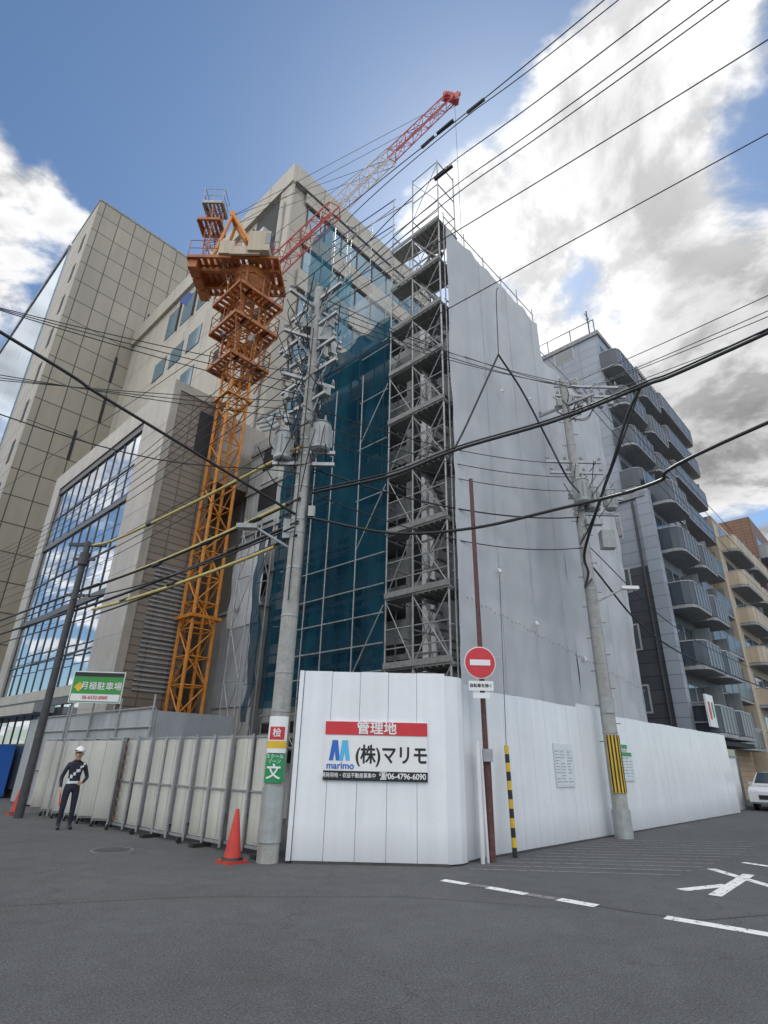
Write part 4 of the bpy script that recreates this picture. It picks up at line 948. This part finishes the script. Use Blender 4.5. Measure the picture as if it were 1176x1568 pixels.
# ------------------------------------------------------------ camera, sun, world
th=math.radians(24.2);ro=math.radians(1.3);az=math.radians(43.6)
F=Vector((math.cos(az),math.sin(az),0));R=Vector((F.y,-F.x,0));Z=Vector((0,0,1))
fw=F*math.cos(th)+Z*math.sin(th);U=-F*math.sin(th)+Z*math.cos(th)
rc=R*math.cos(ro)+U*math.sin(ro);uc=U*math.cos(ro)-R*math.sin(ro)
cd=bpy.data.cameras.new('camera');cd.sensor_fit='HORIZONTAL';cd.sensor_width=36;cd.lens=850/1176*36;cd.clip_end=2000;cd.clip_start=.05
cam=bpy.data.objects.new('camera',cd);col.objects.link(cam)
m=Matrix.Identity(4)
for i in range(3): m[i][0]=rc[i];m[i][1]=uc[i];m[i][2]=-fw[i]
m[0][3],m[1][3],m[2][3]=0,0,1.6
cam.matrix_world=m;bpy.context.scene.camera=cam
SE=math.radians(50);SA=math.radians(43.6-14)
def dr(A,e): return Vector((math.cos(A)*math.cos(e),math.sin(A)*math.cos(e),math.sin(e)))
sd=dr(SA,SE)
sl=bpy.data.lights.new('sun','SUN');sl.energy=2.4;sl.angle=math.radians(2);sl.color=(1,.95,.87)
so=bpy.data.objects.new('sun',sl);col.objects.link(so);so.rotation_euler=sd.to_track_quat('Z','Y').to_euler()
w=bpy.data.worlds.new('World');bpy.context.scene.world=w;w.use_nodes=True;N=w.node_tree.nodes;L=w.node_tree.links
bg=N['Background'];out=N['World Output']
sky=N.new('ShaderNodeTexSky');sky.sky_type='NISHITA';sky.sun_disc=False;sky.sun_elevation=SE;sky.sun_rotation=math.pi/2-SA;sky.air_density=1.;sky.dust_density=.4;sky.ozone_density=1.6
bg.inputs['Strength'].default_value=.12
tn=N.new('ShaderNodeVectorMath');tn.operation='MULTIPLY';L.new(sky.outputs[0],tn.inputs[0]);tn.inputs[1].default_value=(.84,.98,1.06);L.new(tn.outputs[0],bg.inputs['Color'])
tc=N.new('ShaderNodeTexCoord');D=tc.outputs['Generated']
def math_(op,a,b=None,c=None,cl=False):
    n=N.new('ShaderNodeMath');n.operation=op;n.use_clamp=cl
    for i,v in enumerate((a,b,c)):
        if v is None: continue
        if hasattr(v,'is_linked'): L.new(v,n.inputs[i])
        else: n.inputs[i].default_value=v
    return n.outputs[0]
def mr(v,a,b,c=0.,d=1.,smooth=True):
    n=N.new('ShaderNodeMapRange');n.interpolation_type='SMOOTHSTEP' if smooth else 'LINEAR'
    n.inputs['From Min'].default_value=a;n.inputs['From Max'].default_value=b;n.inputs['To Min'].default_value=c;n.inputs['To Max'].default_value=d
    L.new(v,n.inputs['Value']);return n.outputs['Result']
def dot(v):
    n=N.new('ShaderNodeVectorMath');n.operation='DOT_PRODUCT';L.new(D,n.inputs[0]);n.inputs[1].default_value=v;return n.outputs['Value']
sp=N.new('ShaderNodeSeparateXYZ');L.new(D,sp.inputs[0])
zz=math_('ADD',math_('MAXIMUM',sp.outputs[2],0.),.22)
cb=N.new('ShaderNodeCombineXYZ');L.new(math_('DIVIDE',sp.outputs[0],zz),cb.inputs[0]);L.new(math_('DIVIDE',sp.outputs[1],zz),cb.inputs[1]);cb.inputs[2].default_value=3.7
def nz(scale,off,det=8,rough=.6,dist=.3):
    n=N.new('ShaderNodeTexNoise');n.inputs['Scale'].default_value=scale;n.inputs['Detail'].default_value=det;n.inputs['Roughness'].default_value=rough;n.inputs['Distortion'].default_value=dist
    a=N.new('ShaderNodeVectorMath');a.operation='ADD';L.new(cb.outputs[0],a.inputs[0]);a.inputs[1].default_value=off;L.new(a.outputs[0],n.inputs['Vector']);return n.outputs['Fac']
n1=nz(3.2,(0,0,0));sx=-.07*math.cos(SA);sy=-.07*math.sin(SA);n2=nz(3.2,(-sx,-sy,0))
bias=None
def blob(azr,el,rad,wt):
    global bias
    d=dr(math.radians(43.6-azr),math.radians(el));v=mr(dot(d),math.cos(math.radians(rad)),math.cos(math.radians(rad*.25)),0,wt)
    bias=v if bias is None else math_('ADD',bias,v)
blob(38,57,20,.12);blob(20,51,16,.14);blob(40,36,18,.13);blob(33,24,20,.13);blob(-46,32,11,.15);blob(-39,46,4.5,.10);blob(-39,60,5,.04);blob(28,43,6,-.18);blob(46,46,7,-.15);blob(8,53,6,.08)
blob(-22,60,27,-.16);blob(-42,52,10,-.10);blob(0,66,16,-.12);blob(-15,45,14,-.06)
for a_,e_ in ((180,35),(150,55),(-150,40),(-110,30),(110,35),(180,70),(-80,30),(-72,48)): blob(a_,e_,28,.14)  # unseen clouds behind and beside the view, added for fill and glass reflections
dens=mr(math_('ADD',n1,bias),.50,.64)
lit=mr(math_('SUBTRACT',n1,n2),-.08,.08)
thick=mr(math_('ADD',n1,bias),.60,.85,1.,.6)
sunp=mr(dot(sd),.86,1.0,0,1);back_fill=mr(dot(-Vector((sd.x,sd.y,-.1)).normalized()),-.45,.5,0,1)
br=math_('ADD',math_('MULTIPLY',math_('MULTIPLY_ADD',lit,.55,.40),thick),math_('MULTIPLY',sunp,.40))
br=math_('ADD',br,math_('MULTIPLY',back_fill,1.6))  # extra brightness added to clouds behind the camera to lift ambient light
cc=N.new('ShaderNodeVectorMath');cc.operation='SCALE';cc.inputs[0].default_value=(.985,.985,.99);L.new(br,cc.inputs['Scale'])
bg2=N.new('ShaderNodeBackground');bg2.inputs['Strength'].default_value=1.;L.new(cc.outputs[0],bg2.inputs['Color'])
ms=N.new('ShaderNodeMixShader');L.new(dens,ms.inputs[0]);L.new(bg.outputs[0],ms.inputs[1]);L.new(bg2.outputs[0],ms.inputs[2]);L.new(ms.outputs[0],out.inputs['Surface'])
s=bpy.context.scene;s.view_settings.view_transform='Standard';s.view_settings.look='None';s.view_settings.exposure=0
